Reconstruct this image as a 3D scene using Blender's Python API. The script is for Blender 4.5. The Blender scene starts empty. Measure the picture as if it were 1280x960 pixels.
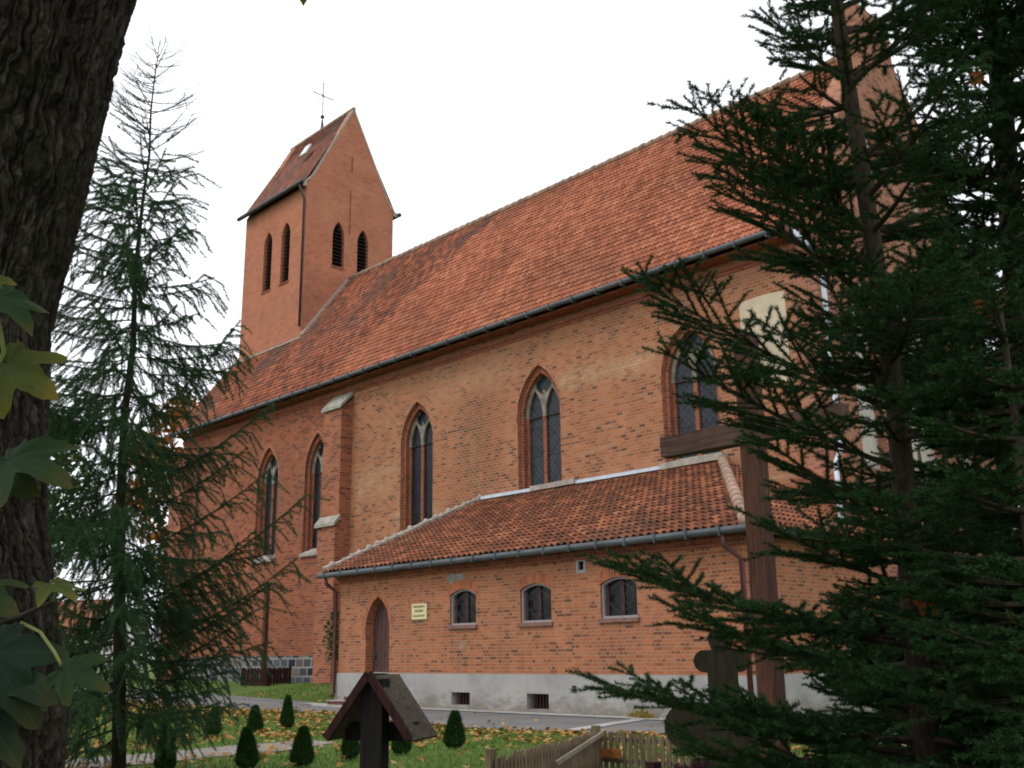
import bpy, math, random
import numpy as np
from mathutils import Vector, Matrix
R_ = math.radians
scn = bpy.context.scene
col = scn.collection

# ---------------------------------------------------------------- camera
cd = bpy.data.cameras.new('camera'); cam = bpy.data.objects.new('camera', cd); col.objects.link(cam)
cd.sensor_width = 36; cd.lens = 36.1; cd.clip_start = 0.05; cd.clip_end = 2000
yaw, pit, rol = R_(-45.89), R_(14.66), R_(-0.81)
_f = Vector((math.sin(yaw), math.cos(yaw), 0)); _r = Vector((math.cos(yaw), -math.sin(yaw), 0)); _u = Vector((0, 0, 1))
_f2 = _f*math.cos(pit)+_u*math.sin(pit); _u2 = _u*math.cos(pit)-_f*math.sin(pit)
CR = _r*math.cos(rol)+_u2*math.sin(rol); CU = _u2*math.cos(rol)-_r*math.sin(rol); CF = _f2
CAM = Vector((0, 0, 1.45))
cam.matrix_world = Matrix(((CR.x, CU.x, -CF.x, CAM.x), (CR.y, CU.y, -CF.y, CAM.y), (CR.z, CU.z, -CF.z, CAM.z), (0, 0, 0, 1)))
scn.camera = cam

# ---------------------------------------------------------------- sky, sun, exposure: bright overcast
SUN_EL, SUN_AZ = R_(52), R_(200)          # azimuth clockwise from +Y (north): south-south-west
w = bpy.data.worlds.new('World'); scn.world = w; w.use_nodes = True
nt = w.node_tree; nt.nodes.clear()
sky = nt.nodes.new('ShaderNodeTexSky'); sky.sky_type = 'NISHITA'; sky.sun_disc = False
sky.sun_elevation = SUN_EL; sky.sun_rotation = SUN_AZ; sky.air_density = 2.0; sky.dust_density = 6.0; sky.ozone_density = 1.0
hs = nt.nodes.new('ShaderNodeHueSaturation'); hs.inputs['Saturation'].default_value = 0.10
bg = nt.nodes.new('ShaderNodeBackground'); bg.inputs['Strength'].default_value = 0.15
wo = nt.nodes.new('ShaderNodeOutputWorld')
cl = nt.nodes.new('ShaderNodeMix'); cl.data_type = 'RGBA'; cl.inputs[0].default_value = 0.8; cl.inputs[7].default_value = (12.6, 13.0, 13.6, 1)   # closed cloud cover over the clear sky
nt.links.new(sky.outputs[0], hs.inputs['Color']); nt.links.new(hs.outputs[0], cl.inputs[6]); nt.links.new(cl.outputs[2], bg.inputs['Color']); nt.links.new(bg.outputs[0], wo.inputs[0])
sd = bpy.data.lights.new('sun', 'SUN'); sd.energy = 1.0; sd.angle = R_(20); sd.color = (1.0, 0.95, 0.88)
sun = bpy.data.objects.new('sun', sd); col.objects.link(sun)
_sv = Vector((math.sin(SUN_AZ)*math.cos(SUN_EL), math.cos(SUN_AZ)*math.cos(SUN_EL), math.sin(SUN_EL)))
sun.rotation_euler = (-_sv).to_track_quat('-Z', 'Y').to_euler()
scn.view_settings.view_transform = 'Standard'; scn.view_settings.look = 'None'
scn.view_settings.exposure = -0.25; scn.view_settings.gamma = 1.0; scn.view_settings.use_curve_mapping = False
scn.render.engine = 'CYCLES'; scn.cycles.filter_width = 1.9
scn.cycles.max_bounces = 6; scn.cycles.diffuse_bounces = 3; scn.cycles.glossy_bounces = 2; scn.cycles.transmission_bounces = 3
scn.cycles.use_adaptive_sampling = True

# ================================================================ material helpers
def srgb(r, g, b):
    f = lambda c: (c/12.92 if c <= .04045 else ((c+.055)/1.055)**2.4)
    return (f(r/255), f(g/255), f(b/255), 1)
class NT:
    def __init__(s, name):
        s.m = bpy.data.materials.new(name); s.m.use_nodes = True; s.t = s.m.node_tree; s.t.nodes.clear()
        s.out = s.n('ShaderNodeOutputMaterial'); s.b = s.n('ShaderNodeBsdfPrincipled'); s.l(s.b.outputs[0], s.out.inputs[0])
    def n(s, typ, **kw):
        x = s.t.nodes.new(typ)
        for k, v in kw.items(): setattr(x, k, v)
        return x
    def l(s, a, b): s.t.links.new(a, b)
    def set(s, sock, v):
        if hasattr(v, 'node'): s.l(v, sock)
        else: sock.default_value = v
    def mix(s, fac, a, b, mode='MIX'):
        x = s.n('ShaderNodeMix', data_type='RGBA', blend_type=mode); x.clamp_factor = True
        s.set(x.inputs[0], fac); s.set(x.inputs[6], a); s.set(x.inputs[7], b); return x.outputs[2]
    def math(s, op, a, b=0.0, c=None):
        x = s.n('ShaderNodeMath', operation=op); s.set(x.inputs[0], a); s.set(x.inputs[1], b)
        if c is not None: s.set(x.inputs[2], c)
        return x.outputs[0]
    def noise(s, vec, scale, detail=4, rough=.6, dim='3D'):
        x = s.n('ShaderNodeTexNoise'); x.inputs['Scale'].default_value = scale; x.inputs['Detail'].default_value = detail
        x.inputs['Roughness'].default_value = rough
        if vec is not None: s.l(vec, x.inputs['Vector'])
        return x.outputs['Fac']
    def ramp(s, fac, stops, interp='LINEAR'):
        x = s.n('ShaderNodeValToRGB'); cr = x.color_ramp; cr.interpolation = interp
        while len(cr.elements) < len(stops): cr.elements.new(.5)
        for e, (p, c) in zip(cr.elements, stops):
            e.position = p; e.color = c if len(c) == 4 else (*c, 1)
        s.set(x.inputs[0], fac); return x.outputs[0]
    def rng(s, v, a, b, c=0., d=1.):
        x = s.n('ShaderNodeMapRange'); s.set(x.inputs[0], v); x.inputs[1].default_value = a; x.inputs[2].default_value = b
        x.inputs[3].default_value = c; x.inputs[4].default_value = d; return x.outputs[0]
    def uv(s): return s.n('ShaderNodeTexCoord').outputs['UV']
    def obj(s): return s.n('ShaderNodeTexCoord').outputs['Object']
    def scale(s, v, sc, loc=(0, 0, 0)):
        x = s.n('ShaderNodeMapping'); s.l(v, x.inputs[0]); x.inputs['Scale'].default_value = sc; x.inputs['Location'].default_value = loc; return x.outputs[0]
    def bump(s, h, strength, dist=.01):
        x = s.n('ShaderNodeBump'); x.inputs['Strength'].default_value = strength; x.inputs['Distance'].default_value = dist
        s.l(h, x.inputs['Height']); s.l(x.outputs[0], s.b.inputs['Normal'])
    def col(s, c): s.set(s.b.inputs['Base Color'], c)
    def fin(s, rough=.8, spec=.3, metal=0.):
        s.b.inputs['Roughness'].default_value = rough; s.b.inputs['Specular IOR Level'].default_value = spec; s.b.inputs['Metallic'].default_value = metal
        return s.m

def plain(name, c, rough=.7, metal=0., var=.25, nscale=6., spec=.3, bump=0.):
    k = NT(name); o = k.obj(); n = k.noise(o, nscale, 5)
    c = c if len(c) == 4 else (*c, 1)
    lo = tuple(x*(1-var) for x in c[:3])+(1,); hi = tuple(min(1, x*(1+var)) for x in c[:3])+(1,)
    k.col(k.ramp(n, [(.3, lo), (.7, hi)]))
    if bump: k.bump(k.noise(o, nscale*8, 4), bump)
    return k.fin(rough, spec, metal)

def brick_mat(name, stops, mortar, bw, bh, ms, header=False, patches=(), mort_fac=1.0, var=(.78, 1.2), regions=(), soot_amt=.45):
    k = NT(name); uv = k.uv()
    wob = k.n('ShaderNodeTexNoise'); wob.inputs['Scale'].default_value = 1.3; k.l(uv, wob.inputs['Vector'])
    va = k.n('ShaderNodeVectorMath', operation='MULTIPLY_ADD'); k.l(wob.outputs['Color'], va.inputs[0]); va.inputs[1].default_value = (.0, .03, 0); k.l(uv, va.inputs[2])
    br = k.n('ShaderNodeTexBrick'); k.l(va.outputs[0], br.inputs['Vector'])
    br.inputs['Color1'].default_value = (0, 0, 0, 1); br.inputs['Color2'].default_value = (1, 1, 1, 1); br.inputs['Mortar'].default_value = (.5, .5, .5, 1)
    br.inputs['Scale'].default_value = 1; br.inputs['Mortar Size'].default_value = ms; br.inputs['Mortar Smooth'].default_value = .2
    br.inputs['Bias'].default_value = 0; br.inputs['Brick Width'].default_value = bw; br.inputs['Row Height'].default_value = bh
    br.offset = .5; br.offset_frequency = 2
    if header: br.squash = .5; br.squash_frequency = 2
    c = k.ramp(br.outputs['Color'], stops, 'CONSTANT')
    n1 = k.noise(uv, .9, 6, .65)
    c = k.mix(1.0, c, k.ramp(n1, [(.25, (var[0],)*3), (.75, (var[1],)*3)]), 'MULTIPLY')
    for (pc, sc, loc, a, b, amt) in patches:
        n2 = k.noise(k.scale(uv, sc, loc), 1.0, 5, .6)
        c = k.mix(k.math('MULTIPLY', k.rng(n2, a, b), amt), c, pc)
    sp = k.n('ShaderNodeSeparateXYZ'); k.l(uv, sp.inputs[0]); rn2 = k.noise(uv, 2.6, 5, .7)
    for (x0, x1, z0, z1, pc, amt) in regions:      # repaired or darker areas and bands with ragged edges, in wall metres
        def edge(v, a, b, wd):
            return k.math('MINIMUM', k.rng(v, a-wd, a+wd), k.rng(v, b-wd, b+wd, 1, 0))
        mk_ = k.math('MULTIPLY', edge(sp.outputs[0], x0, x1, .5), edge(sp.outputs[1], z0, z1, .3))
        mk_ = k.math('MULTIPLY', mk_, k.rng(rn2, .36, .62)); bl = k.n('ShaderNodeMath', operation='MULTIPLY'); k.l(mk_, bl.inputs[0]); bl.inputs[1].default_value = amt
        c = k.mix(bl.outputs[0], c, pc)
    n3 = k.noise(uv, 40, 3)
    c = k.mix(1.0, c, k.ramp(n3, [(.3, (.88,)*3), (.7, (1.12,)*3)]), 'MULTIPLY')
    soot = k.noise(k.scale(uv, (1.1, .28, 1), (4, 4, 0)), 1.0, 7, .7)
    c = k.mix(k.rng(soot, .52, .75, 0, soot_amt), c, (.12, .075, .055, 1))
    c = k.mix(k.math('MULTIPLY', br.outputs['Fac'], mort_fac), c, mortar)
    k.col(c)
    h = k.math('SUBTRACT', k.math('MULTIPLY', n3, .5), br.outputs['Fac'])
    k.bump(h, .6, .014)
    return k.fin(.95, .06)

def tile_mat(name, stops, tw, th, patches=(), wash=(.7, 1.2)):
    k = NT(name); uv = k.uv()
    fl = k.n('ShaderNodeVectorMath', operation='FLOOR'); k.l(k.scale(uv, (1/tw, 1/th, 1)), fl.inputs[0])
    wn = k.n('ShaderNodeTexWhiteNoise', noise_dimensions='2D'); k.l(fl.outputs[0], wn.inputs['Vector'])
    c = k.ramp(wn.outputs['Value'], stops)
    n1 = k.noise(k.scale(uv, (.55, .22, 1)), 1.0, 6, .65)
    c = k.mix(1.0, c, k.ramp(n1, [(.3, (wash[0],)*3), (.7, (wash[1],)*3)]), 'MULTIPLY')
    for (pc, sc, loc, a, b, amt) in patches:
        n2 = k.noise(k.scale(uv, sc, loc), 1.0, 4, .6)
        c = k.mix(k.math('MULTIPLY', k.rng(n2, a, b), amt), c, pc)
    n3 = k.noise(uv, 25, 4)
    c = k.mix(1.0, c, k.ramp(n3, [(.3, (.8,)*3), (.7, (1.15,)*3)]), 'MULTIPLY')
    k.col(c); k.bump(n3, .3, .01)
    return k.fin(.92, .08)

MAT = {}
def G(r, g, b): return srgb(r, g, b)
# annex: machine-made orange brick with darker headers
MAT['annex_brick'] = brick_mat('annex_brick', [(0, (.16, .065, .04)), (.07, (.25, .085, .042)), (.22, (.36, .118, .055)), (.5, (.42, .145, .068)), (.8, (.36, .13, .068))],
    (.32, .215, .145, 1), .25, .077, .010, True, [((.30, .085, .045, 1), (.35, 1.2, 1), (3, 1, 0), .55, .75, .45)])
# nave east bays: old beige-orange bricks, patchy
MAT['nave_brick'] = brick_mat('nave_brick', [(0, (.12, .06, .042)), (.06, (.23, .09, .052)), (.2, (.34, .122, .060)), (.5, (.40, .150, .074)), (.78, (.37, .168, .094))],
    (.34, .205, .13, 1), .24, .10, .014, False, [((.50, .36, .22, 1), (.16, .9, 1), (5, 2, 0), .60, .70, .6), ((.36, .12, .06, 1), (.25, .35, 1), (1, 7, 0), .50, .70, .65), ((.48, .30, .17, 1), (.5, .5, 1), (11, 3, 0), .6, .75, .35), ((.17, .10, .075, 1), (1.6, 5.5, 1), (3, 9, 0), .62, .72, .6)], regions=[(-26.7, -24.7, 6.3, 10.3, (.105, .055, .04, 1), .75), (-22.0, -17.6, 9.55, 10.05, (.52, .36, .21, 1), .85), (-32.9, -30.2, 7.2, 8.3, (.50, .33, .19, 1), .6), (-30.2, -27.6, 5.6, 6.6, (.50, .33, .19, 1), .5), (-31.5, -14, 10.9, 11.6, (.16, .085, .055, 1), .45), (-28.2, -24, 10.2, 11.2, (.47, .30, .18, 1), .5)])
MAT['west_brick'] = brick_mat('west_brick', [(0, (.12, .042, .03)), (.10, (.19, .058, .036)), (.3, (.28, .08, .040)), (.6, (.32, .098, .048)), (.85, (.25, .085, .05))],
    (.30, .19, .13, 1), .28, .10, .012, False, [((.20, .085, .06, 1), (.3, .5, 1), (2, 3, 0), .50, .70, .55), ((.46, .14, .07, 1), (.3, .4, 1), (8, 1, 0), .55, .7, .6)], .7)
MAT['buttress_brick'] = brick_mat('buttress_brick', [(0, (.13, .05, .035)), (.10, (.22, .07, .042)), (.3, (.31, .10, .052)), (.6, (.35, .125, .064))],
    (.32, .21, .15, 1), .28, .10, .012, False, [((.18, .075, .055, 1), (.6, .5, 1), (2, 3, 0), .50, .70, .6)], .7)
MAT['trim_brick'] = brick_mat('trim_brick', [(0, (.16, .052, .034)), (.3, (.24, .072, .042)), (.7, (.29, .09, .05))],
    (.30, .17, .11, 1), .14, .10, .010, False, (), .8)
MAT['ring_brick'] = brick_mat('ring_brick', [(0, (.26, .10, .06)), (.3, (.36, .14, .08)), (.7, (.42, .18, .10))],
    (.34, .22, .15, 1), .14, .10, .010, False, (), .8)
MAT['lintel_brick'] = brick_mat('lintel_brick', [(0, (.28, .09, .05)), (.3, (.38, .12, .058)), (.7, (.42, .14, .065))],
    (.34, .19, .12, 1), .077, .25, .010, False, (), .7)
MAT['tower_brick'] = brick_mat('tower_brick', [(0, (.34, .118, .075)), (.12, (.40, .145, .086)), (.5, (.44, .162, .094)), (.8, (.41, .155, .094))],
    (.42, .22, .15, 1), .28, .10, .012, False, [((.30, .12, .085, 1), (.3, .6, 1), (4, 8, 0), .58, .75, .6), ((.22, .10, .075, 1), (2.5, 6, 1), (14, 8, 0), .66, .74, .45), ((.50, .24, .14, 1), (.3, .4, 1), (1, 2, 0), .55, .7, .5)], .75, (.86, 1.14), [(25.6, 27.0, 16.5, 20.4, (.22, .095, .065, 1), .6), (-47.6, -41.3, 17.9, 18.9, (.26, .12, .08, 1), .4), (-47.6, -41.3, 24.0, 24.7, (.22, .095, .065, 1), .5)])
MAT['gable_brick'] = brick_mat('gable_brick', [(0, (.20, .085, .06)), (.3, (.32, .135, .085)), (.7, (.37, .165, .105))],
    (.34, .22, .16, 1), .28, .10, .012, False, (), .7)
MAT['granite'] = brick_mat('granite', [(0, (.03, .035, .045)), (.2, (.07, .075, .085)), (.4, (.12, .105, .10)), (.6, (.16, .15, .15)), (.8, (.10, .11, .13)), (.93, (.22, .17, .14))],
    (.27, .25, .235, 1), .56, .34, .04, False, (), 1.0, (.7, 1.3))
MAT['annex_tile'] = tile_mat('annex_tile', [(0, (.12, .055, .036)), (.4, (.18, .070, .042)), (.75, (.25, .092, .05)), (1, (.33, .135, .07))], .20, .30,
    [((.10, .06, .04, 1), (.5, .4, 1), (3, 3, 0), .5, .7, .55), ((.47, .30, .15, 1), (1.2, .5, 1), (7, 2, 0), .66, .74, .5)])
MAT['nave_tile'] = tile_mat('nave_tile', [(0, (.25, .09, .055)), (.4, (.335, .118, .066)), (.75, (.39, .142, .078)), (1, (.43, .18, .105))], .17, .29,
    [((.55, .36, .22, 1), (.75, .28, 1), (2, 2, 0), .68, .74, .45), ((.20, .085, .058, 1), (.4, .25, 1), (9, 4, 0), .50, .72, .55)])
MAT['old_tile'] = tile_mat('old_tile', [(0, (.12, .06, .045)), (.35, (.22, .08, .052)), (.7, (.31, .10, .06)), (1, (.38, .145, .075))], .17, .29,
    [((.10, .075, .06, 1), (.5, .3, 1), (6, 2, 0), .5, .66, .7), ((.40, .20, .11, 1), (.9, .5, 1), (1, 4, 0), .62, .72, .4)])
MAT['tower_tile'] = tile_mat('tower_tile', [(0, (.08, .045, .035)), (.4, (.15, .06, .042)), (1, (.25, .09, .055))], .17, .29,
    [((.11, .09, .075, 1), (.5, .3, 1), (6, 2, 0), .48, .66, .6)])
MAT['mortar'] = plain('mortar', (.33, .29, .25), .9, 0, .3, 5, .2, .4)
MAT['ridge_tile'] = plain('ridge_tile', (.30, .20, .15), .9, 0, .45, 3, .2, .3)
MAT['zinc'] = plain('zinc', (.075, .085, .092), .55, .2, .3, 3, .3)
MAT['pale_zinc'] = plain('pale_zinc', (.50, .55, .62), .5, .3, .15, 3, .5)
MAT['dark_metal'] = plain('dark_metal', (.045, .042, .045), .5, .4, .3, 3, .4)
MAT['brown_pipe'] = plain('brown_pipe', (.075, .022, .018), .5, .1, .25, 4, .4)
MAT['stone_cap'] = plain('stone_cap', (.30, .275, .24), .9, 0, .35, 4, .2, .4)
MAT['tracery'] = plain('tracery', (.21, .185, .15), .95, 0, .4, 5, .05, .3)
MAT['cream_plaster'] = plain('cream_plaster', (.52, .44, .32), .92, 0, .18, 1.6, .2, .3)
MAT['grey_plaster'] = plain('grey_plaster', (.46, .42, .38), .92, 0, .2, 1.6, .2, .3)
MAT['window_frame'] = plain('window_frame', (.29, .265, .275), .6, 0, .15, 6)
MAT['dark_wood'] = plain('dark_wood', (.030, .018, .014), .75, 0, .35, 8, .25, .5)
MAT['door_wood'] = plain('door_wood', (.075, .036, .032), .6, 0, .3, 7, .3, .3)
MAT['louvre'] = plain('louvre', (.022, .020, .020), .8, 0, .3, 8)
MAT['black'] = plain('black_void', (.012, .011, .011), .9, 0, .1, 3, .1)
MAT['lilac_tile'] = plain('sill', (.20, .11, .085), .8, 0, .25, 8, .2)
MAT['step_red'] = plain('step_red', (.13, .035, .028), .7, 0, .3, 6)
MAT['cross_wood'] = None

def wood_mat(name, c, axis_scale, rough=.75, dark=.45):
    k = NT(name); o = k.obj(); n = k.noise(k.scale(o, axis_scale), 1.0, 6, .65)
    lo = tuple(x*dark for x in c)+(1,); hi = tuple(x*1.35 for x in c)+(1,)
    cc = k.ramp(n, [(.3, lo), (.72, hi)]); n2 = k.noise(o, 3, 4)
    k.col(k.mix(1.0, cc, k.ramp(n2, [(.3, (.8,)*3), (.7, (1.15,)*3)]), 'MULTIPLY')); k.bump(n, .5, .006)
    return k.fin(rough, .10)
MAT['cross_wood'] = wood_mat('cross_wood', (.095, .044, .030), (40, 40, 3))
MAT['arm_wood'] = wood_mat('arm_wood', (.095, .056, .044), (3, 40, 40))
MAT['black_wood'] = wood_mat('black_wood', (.016, .013, .013), (50, 50, 4))
MAT['grave_roof'] = wood_mat('grave_roof', (.085, .068, .052), (30, 30, 30), .85)
MAT['red_wood'] = wood_mat('red_wood', (.038, .015, .014), (40, 40, 4))
MAT['carved_wood'] = wood_mat('carved_wood', (.040, .034, .022), (40, 40, 5))
MAT['grey_wood'] = wood_mat('grey_wood', (.17, .125, .08), (45, 45, 4))
MAT['pale_wood'] = wood_mat('pale_wood', (.24, .20, .15), (30, 30, 30))
MAT['orange_wood'] = wood_mat('orange_wood', (.30, .11, .035), (8, 40, 40))

def glass_mat(name, c, line, cell, amt):
    k = NT(name); uv = k.uv()
    rot = k.n('ShaderNodeMapping'); k.l(uv, rot.inputs[0]); rot.inputs['Rotation'].default_value = (0, 0, R_(45)); rot.inputs['Scale'].default_value = (1/cell, 1/cell, 1)
    sp = k.n('ShaderNodeSeparateXYZ'); k.l(rot.outputs[0], sp.inputs[0])
    a = k.math('ABSOLUTE', k.math('SUBTRACT', k.math('FRACT', sp.outputs[0]), .5)); b = k.math('ABSOLUTE', k.math('SUBTRACT', k.math('FRACT', sp.outputs[1]), .5))
    ln = k.rng(k.math('MAXIMUM', a, b), .42, .47)
    s2 = k.n('ShaderNodeSeparateXYZ'); k.l(uv, s2.inputs[0])
    bar = k.rng(k.math('ABSOLUTE', k.math('SUBTRACT', k.math('FRACT', k.math('MULTIPLY', s2.outputs[1], 1/.95)), .5)), .475, .485)
    fl = k.n('ShaderNodeVectorMath', operation='FLOOR'); k.l(rot.outputs[0], fl.inputs[0])
    wn = k.n('ShaderNodeTexWhiteNoise', noise_dimensions='2D'); k.l(fl.outputs[0], wn.inputs['Vector'])
    cc = k.mix(1.0, c, k.ramp(wn.outputs['Value'], [(0, (.6,)*3), (1, (1.5,)*3)]), 'MULTIPLY')
    cc = k.mix(k.math('MULTIPLY', ln, amt), cc, line); cc = k.mix(bar, cc, (.015, .015, .017, 1)); k.col(cc)
    k.bump(k.math('ADD', wn.outputs['Value'], k.noise(uv, 2.5, 3)), .25, .02)
    return k.fin(.3, .18)
MAT['lead_glass'] = glass_mat('lead_glass', (.018, .022, .028, 1), (.075, .085, .095, 1), .17, .5)
MAT['dark_glass'] = glass_mat('dark_glass', (.008, .010, .014, 1), (.02, .024, .028, 1), .2, .4)
MAT['pane'] = plain('pane_dark', (.012, .011, .012), .3, 0, .5, 2, .25)

def plinth_mat():
    k = NT('cement_plinth'); o = k.obj(); uv = k.uv()
    n = k.noise(o, 1.2, 7, .65); c = k.ramp(n, [(.25, (.25, .24, .23)), (.5, (.33, .32, .31)), (.75, (.39, .37, .345))])
    n2 = k.noise(k.scale(uv, (.6, 3, 1)), 1, 5); c = k.mix(k.math('MULTIPLY', k.rng(n2, .55, .72), .45), c, (.30, .27, .22, 1))
    v = k.n('ShaderNodeTexBrick'); k.l(k.scale(uv, (1, .2, 1)), v.inputs['Vector']); v.inputs['Scale'].default_value = 1; v.inputs['Brick Width'].default_value = 2.05; v.inputs['Row Height'].default_value = 4; v.inputs['Mortar Size'].default_value = .012
    c = k.mix(k.math('MULTIPLY', v.outputs['Fac'], .35), c, (.2, .19, .18, 1)); s3 = k.n('ShaderNodeSeparateXYZ'); k.l(uv, s3.inputs[0]); n5 = k.noise(k.scale(uv, (1.6, 3.5, 1)), 1, 7, .7)
    c = k.mix(k.rng(k.math('SUBTRACT', n5, k.math('MULTIPLY', s3.outputs[1], .55)), .22, .42, 0, .7), c, (.15, .125, .095, 1))
    n6 = k.noise(k.scale(uv, (5, .5, 1)), 1, 5); c = k.mix(k.rng(n6, .6, .75, 0, .4), c, (.22, .21, .19, 1))
    k.col(c); k.bump(k.noise(o, 30, 4), .25, .01)
    return k.fin(.95, .06)
MAT['plinth'] = plinth_mat()

def ground_mat():
    k = NT('grass_soil'); o = k.obj(); n = k.noise(o, .6, 6, .65)
    c = k.ramp(n, [(.3, (.060, .105, .020)), (.5, (.085, .135, .028)), (.7, (.12, .13, .038))])
    n2 = k.noise(o, 7, 5, .7); c = k.mix(k.rng(n2, .55, .7, 0, .6), c, (.14, .10, .045, 1))
    k.col(c); k.bump(n2, .6, .05); return k.fin(.95, .15)
MAT['ground'] = ground_mat()
def road_mat():
    k = NT('asphalt'); o = k.obj(); n = k.noise(o, .7, 6); n2 = k.noise(o, 60, 3)
    c = k.ramp(n, [(.3, (.11, .105, .105)), (.6, (.155, .15, .148)), (.8, (.20, .185, .17))])
    c = k.mix(1.0, c, k.ramp(n2, [(.3, (.75,)*3), (.7, (1.25,)*3)]), 'MULTIPLY')
    k.col(c); k.bump(n2, .4, .01); return k.fin(.85, .25)
MAT['road'] = road_mat()
def gravel_mat():
    k = NT('gravel'); o = k.obj(); v = k.n('ShaderNodeTexVoronoi'); v.inputs['Scale'].default_value = 22; k.l(o, v.inputs['Vector'])
    c = k.ramp(v.outputs['Color'], [(0, (.17, .15, .135)), (.5, (.27, .245, .225)), (1, (.38, .345, .31))])
    c = k.mix(k.rng(v.outputs['Distance'], .35, .6, 0, .7), c, (.10, .085, .065, 1)); n = k.noise(o, 1.5, 4)
    c = k.mix(k.rng(n, .55, .7, 0, .5), c, (.2, .13, .06, 1)); k.col(c); k.bump(v.outputs['Distance'], -.6, .03); return k.fin(.9, .2)
MAT['gravel'] = gravel_mat()
MAT['concrete'] = plain('concrete_pale', (.34, .33, .31), .9, 0, .25, 3, .2, .3)

def leaf_mat(name, stops, scale=3., rough=.6, trans=.25):
    k = NT(name); g = k.n('ShaderNodeNewGeometry'); o = k.obj(); n = k.noise(o, scale, 2, .5)
    f = k.math('ADD', k.math('MULTIPLY', g.outputs['Random Per Island'], .6), k.math('MULTIPLY', n, .4))
    c = k.ramp(f, stops); k.col(c); m = k.fin(rough, .08)
    if trans:
        tr = k.n('ShaderNodeBsdfTranslucent'); k.l(c, tr.inputs[0]); mx = k.n('ShaderNodeMixShader'); mx.inputs[0].default_value = trans
        k.l(k.b.outputs[0], mx.inputs[1]); k.l(tr.outputs[0], mx.inputs[2]); k.l(mx.outputs[0], k.out.inputs[0])
    return m
MAT['spruce'] = leaf_mat('spruce_needles', [(.1, (.014, .036, .016)), (.5, (.027, .066, .023)), (.9, (.052, .108, .032))], 2.5, .6, .0)
MAT['larch'] = leaf_mat('larch_needles', [(.1, (.026, .062, .032)), (.5, (.042, .094, .040)), (.85, (.07, .125, .044)), (1, (.13, .125, .035))], 1.2, .7, .3)
MAT['thuja'] = leaf_mat('thuja_sprays', [(.1, (.012, .040, .010)), (.9, (.035, .085, .020))], 6, .7, .0)
MAT['maple_green'] = leaf_mat('maple_green', [(0, (.030, .070, .022)), (1, (.050, .105, .026))], 8, .5, .3)
MAT['canopy'] = leaf_mat('maple_canopy', [(0, (.03, .065, .015)), (.7, (.07, .11, .02)), (1, (.2, .16, .02))], 1, .6, .2)
MAT['grass'] = leaf_mat('grass_blades', [(.1, (.055, .12, .018)), (.6, (.10, .19, .03)), (1, (.20, .20, .055))], .8, .7, .2)
MAT['litter'] = leaf_mat('leaf_litter', [(.1, (.12, .05, .02)), (.35, (.27, .125, .035)), (.6, (.36, .195, .06)), (.85, (.38, .28, .12)), (1, (.46, .38, .2))], .9, .7, .1)
MAT['gold'] = leaf_mat('golden_leaves', [(.1, (.12, .12, .025)), (.5, (.30, .22, .03)), (.9, (.42, .27, .04))], .6, .7, .3)
MAT['rust'] = leaf_mat('rust_leaves', [(.1, (.20, .07, .02)), (.5, (.36, .14, .035)), (.9, (.42, .24, .06))], .6, .7, .3)
MAT['olive'] = leaf_mat('olive_leaves', [(.1, (.035, .06, .018)), (.5, (.07, .10, .028)), (.9, (.17, .16, .04))], .6, .7, .3)
MAT['spruce_bark'] = wood_mat('spruce_bark', (.075, .055, .042), (60, 60, 18), .9)
MAT['larch_bark'] = wood_mat('larch_bark', (.045, .040, .034), (50, 50, 12), .9)
MAT['bg_bark'] = wood_mat('bg_bark', (.06, .05, .04), (20, 20, 4), .9)
def mapleleaf_mat(name, a, b, c2):
    k = NT(name); uv = k.uv(); o = k.obj(); sp = k.n('ShaderNodeSeparateXYZ'); k.l(uv, sp.inputs[0])
    rr = k.math('SQRT', k.math('ADD', k.math('MULTIPLY', sp.outputs[0], sp.outputs[0]), k.math('MULTIPLY', sp.outputs[1], sp.outputs[1])))
    n = k.noise(o, 28, 5); f = k.math('ADD', k.math('MULTIPLY', rr, .75), k.math('MULTIPLY', n, .45))
    c = k.ramp(f, [(.35, a), (.7, b), (.92, c2)])
    ang = k.math('ARCTAN2', sp.outputs[1], sp.outputs[0]); vein = k.rng(k.math('ABSOLUTE', k.math('SINE', k.math('MULTIPLY', ang, 3.25))), 0, .06, .28, 0)
    spt = k.noise(o, 70, 3); c = k.mix(k.rng(spt, .62, .68, 0, .6), c, (.05, .028, .01, 1)); c = k.mix(vein, c, (.075, .09, .03, 1)); k.col(c); k.bump(n, .3, .004); m = k.fin(.7, .15)
    tr = k.n('ShaderNodeBsdfTranslucent'); k.l(c, tr.inputs[0]); mx = k.n('ShaderNodeMixShader'); mx.inputs[0].default_value = .3
    k.l(k.b.outputs[0], mx.inputs[1]); k.l(tr.outputs[0], mx.inputs[2]); k.l(mx.outputs[0], k.out.inputs[0]); return m
MAT['leaf_yellowing'] = mapleleaf_mat('leaf_yellowing', (.045, .062, .014, 1), (.075, .085, .016, 1), (.15, .11, .016, 1))
MAT['leaf_green'] = mapleleaf_mat('leaf_green', (.014, .034, .013, 1), (.020, .042, .012, 1), (.05, .052, .012, 1))
MAT['leaf_dark'] = mapleleaf_mat('leaf_dark', (.012, .026, .018, 1), (.015, .032, .016, 1), (.04, .045, .014, 1))
MAT['leaf_rust'] = mapleleaf_mat('leaf_rust', (.20, .055, .015, 1), (.28, .09, .02, 1), (.3, .12, .03, 1))
MAT['petiole'] = plain('petiole', (.14, .16, .04), .6)
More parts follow.
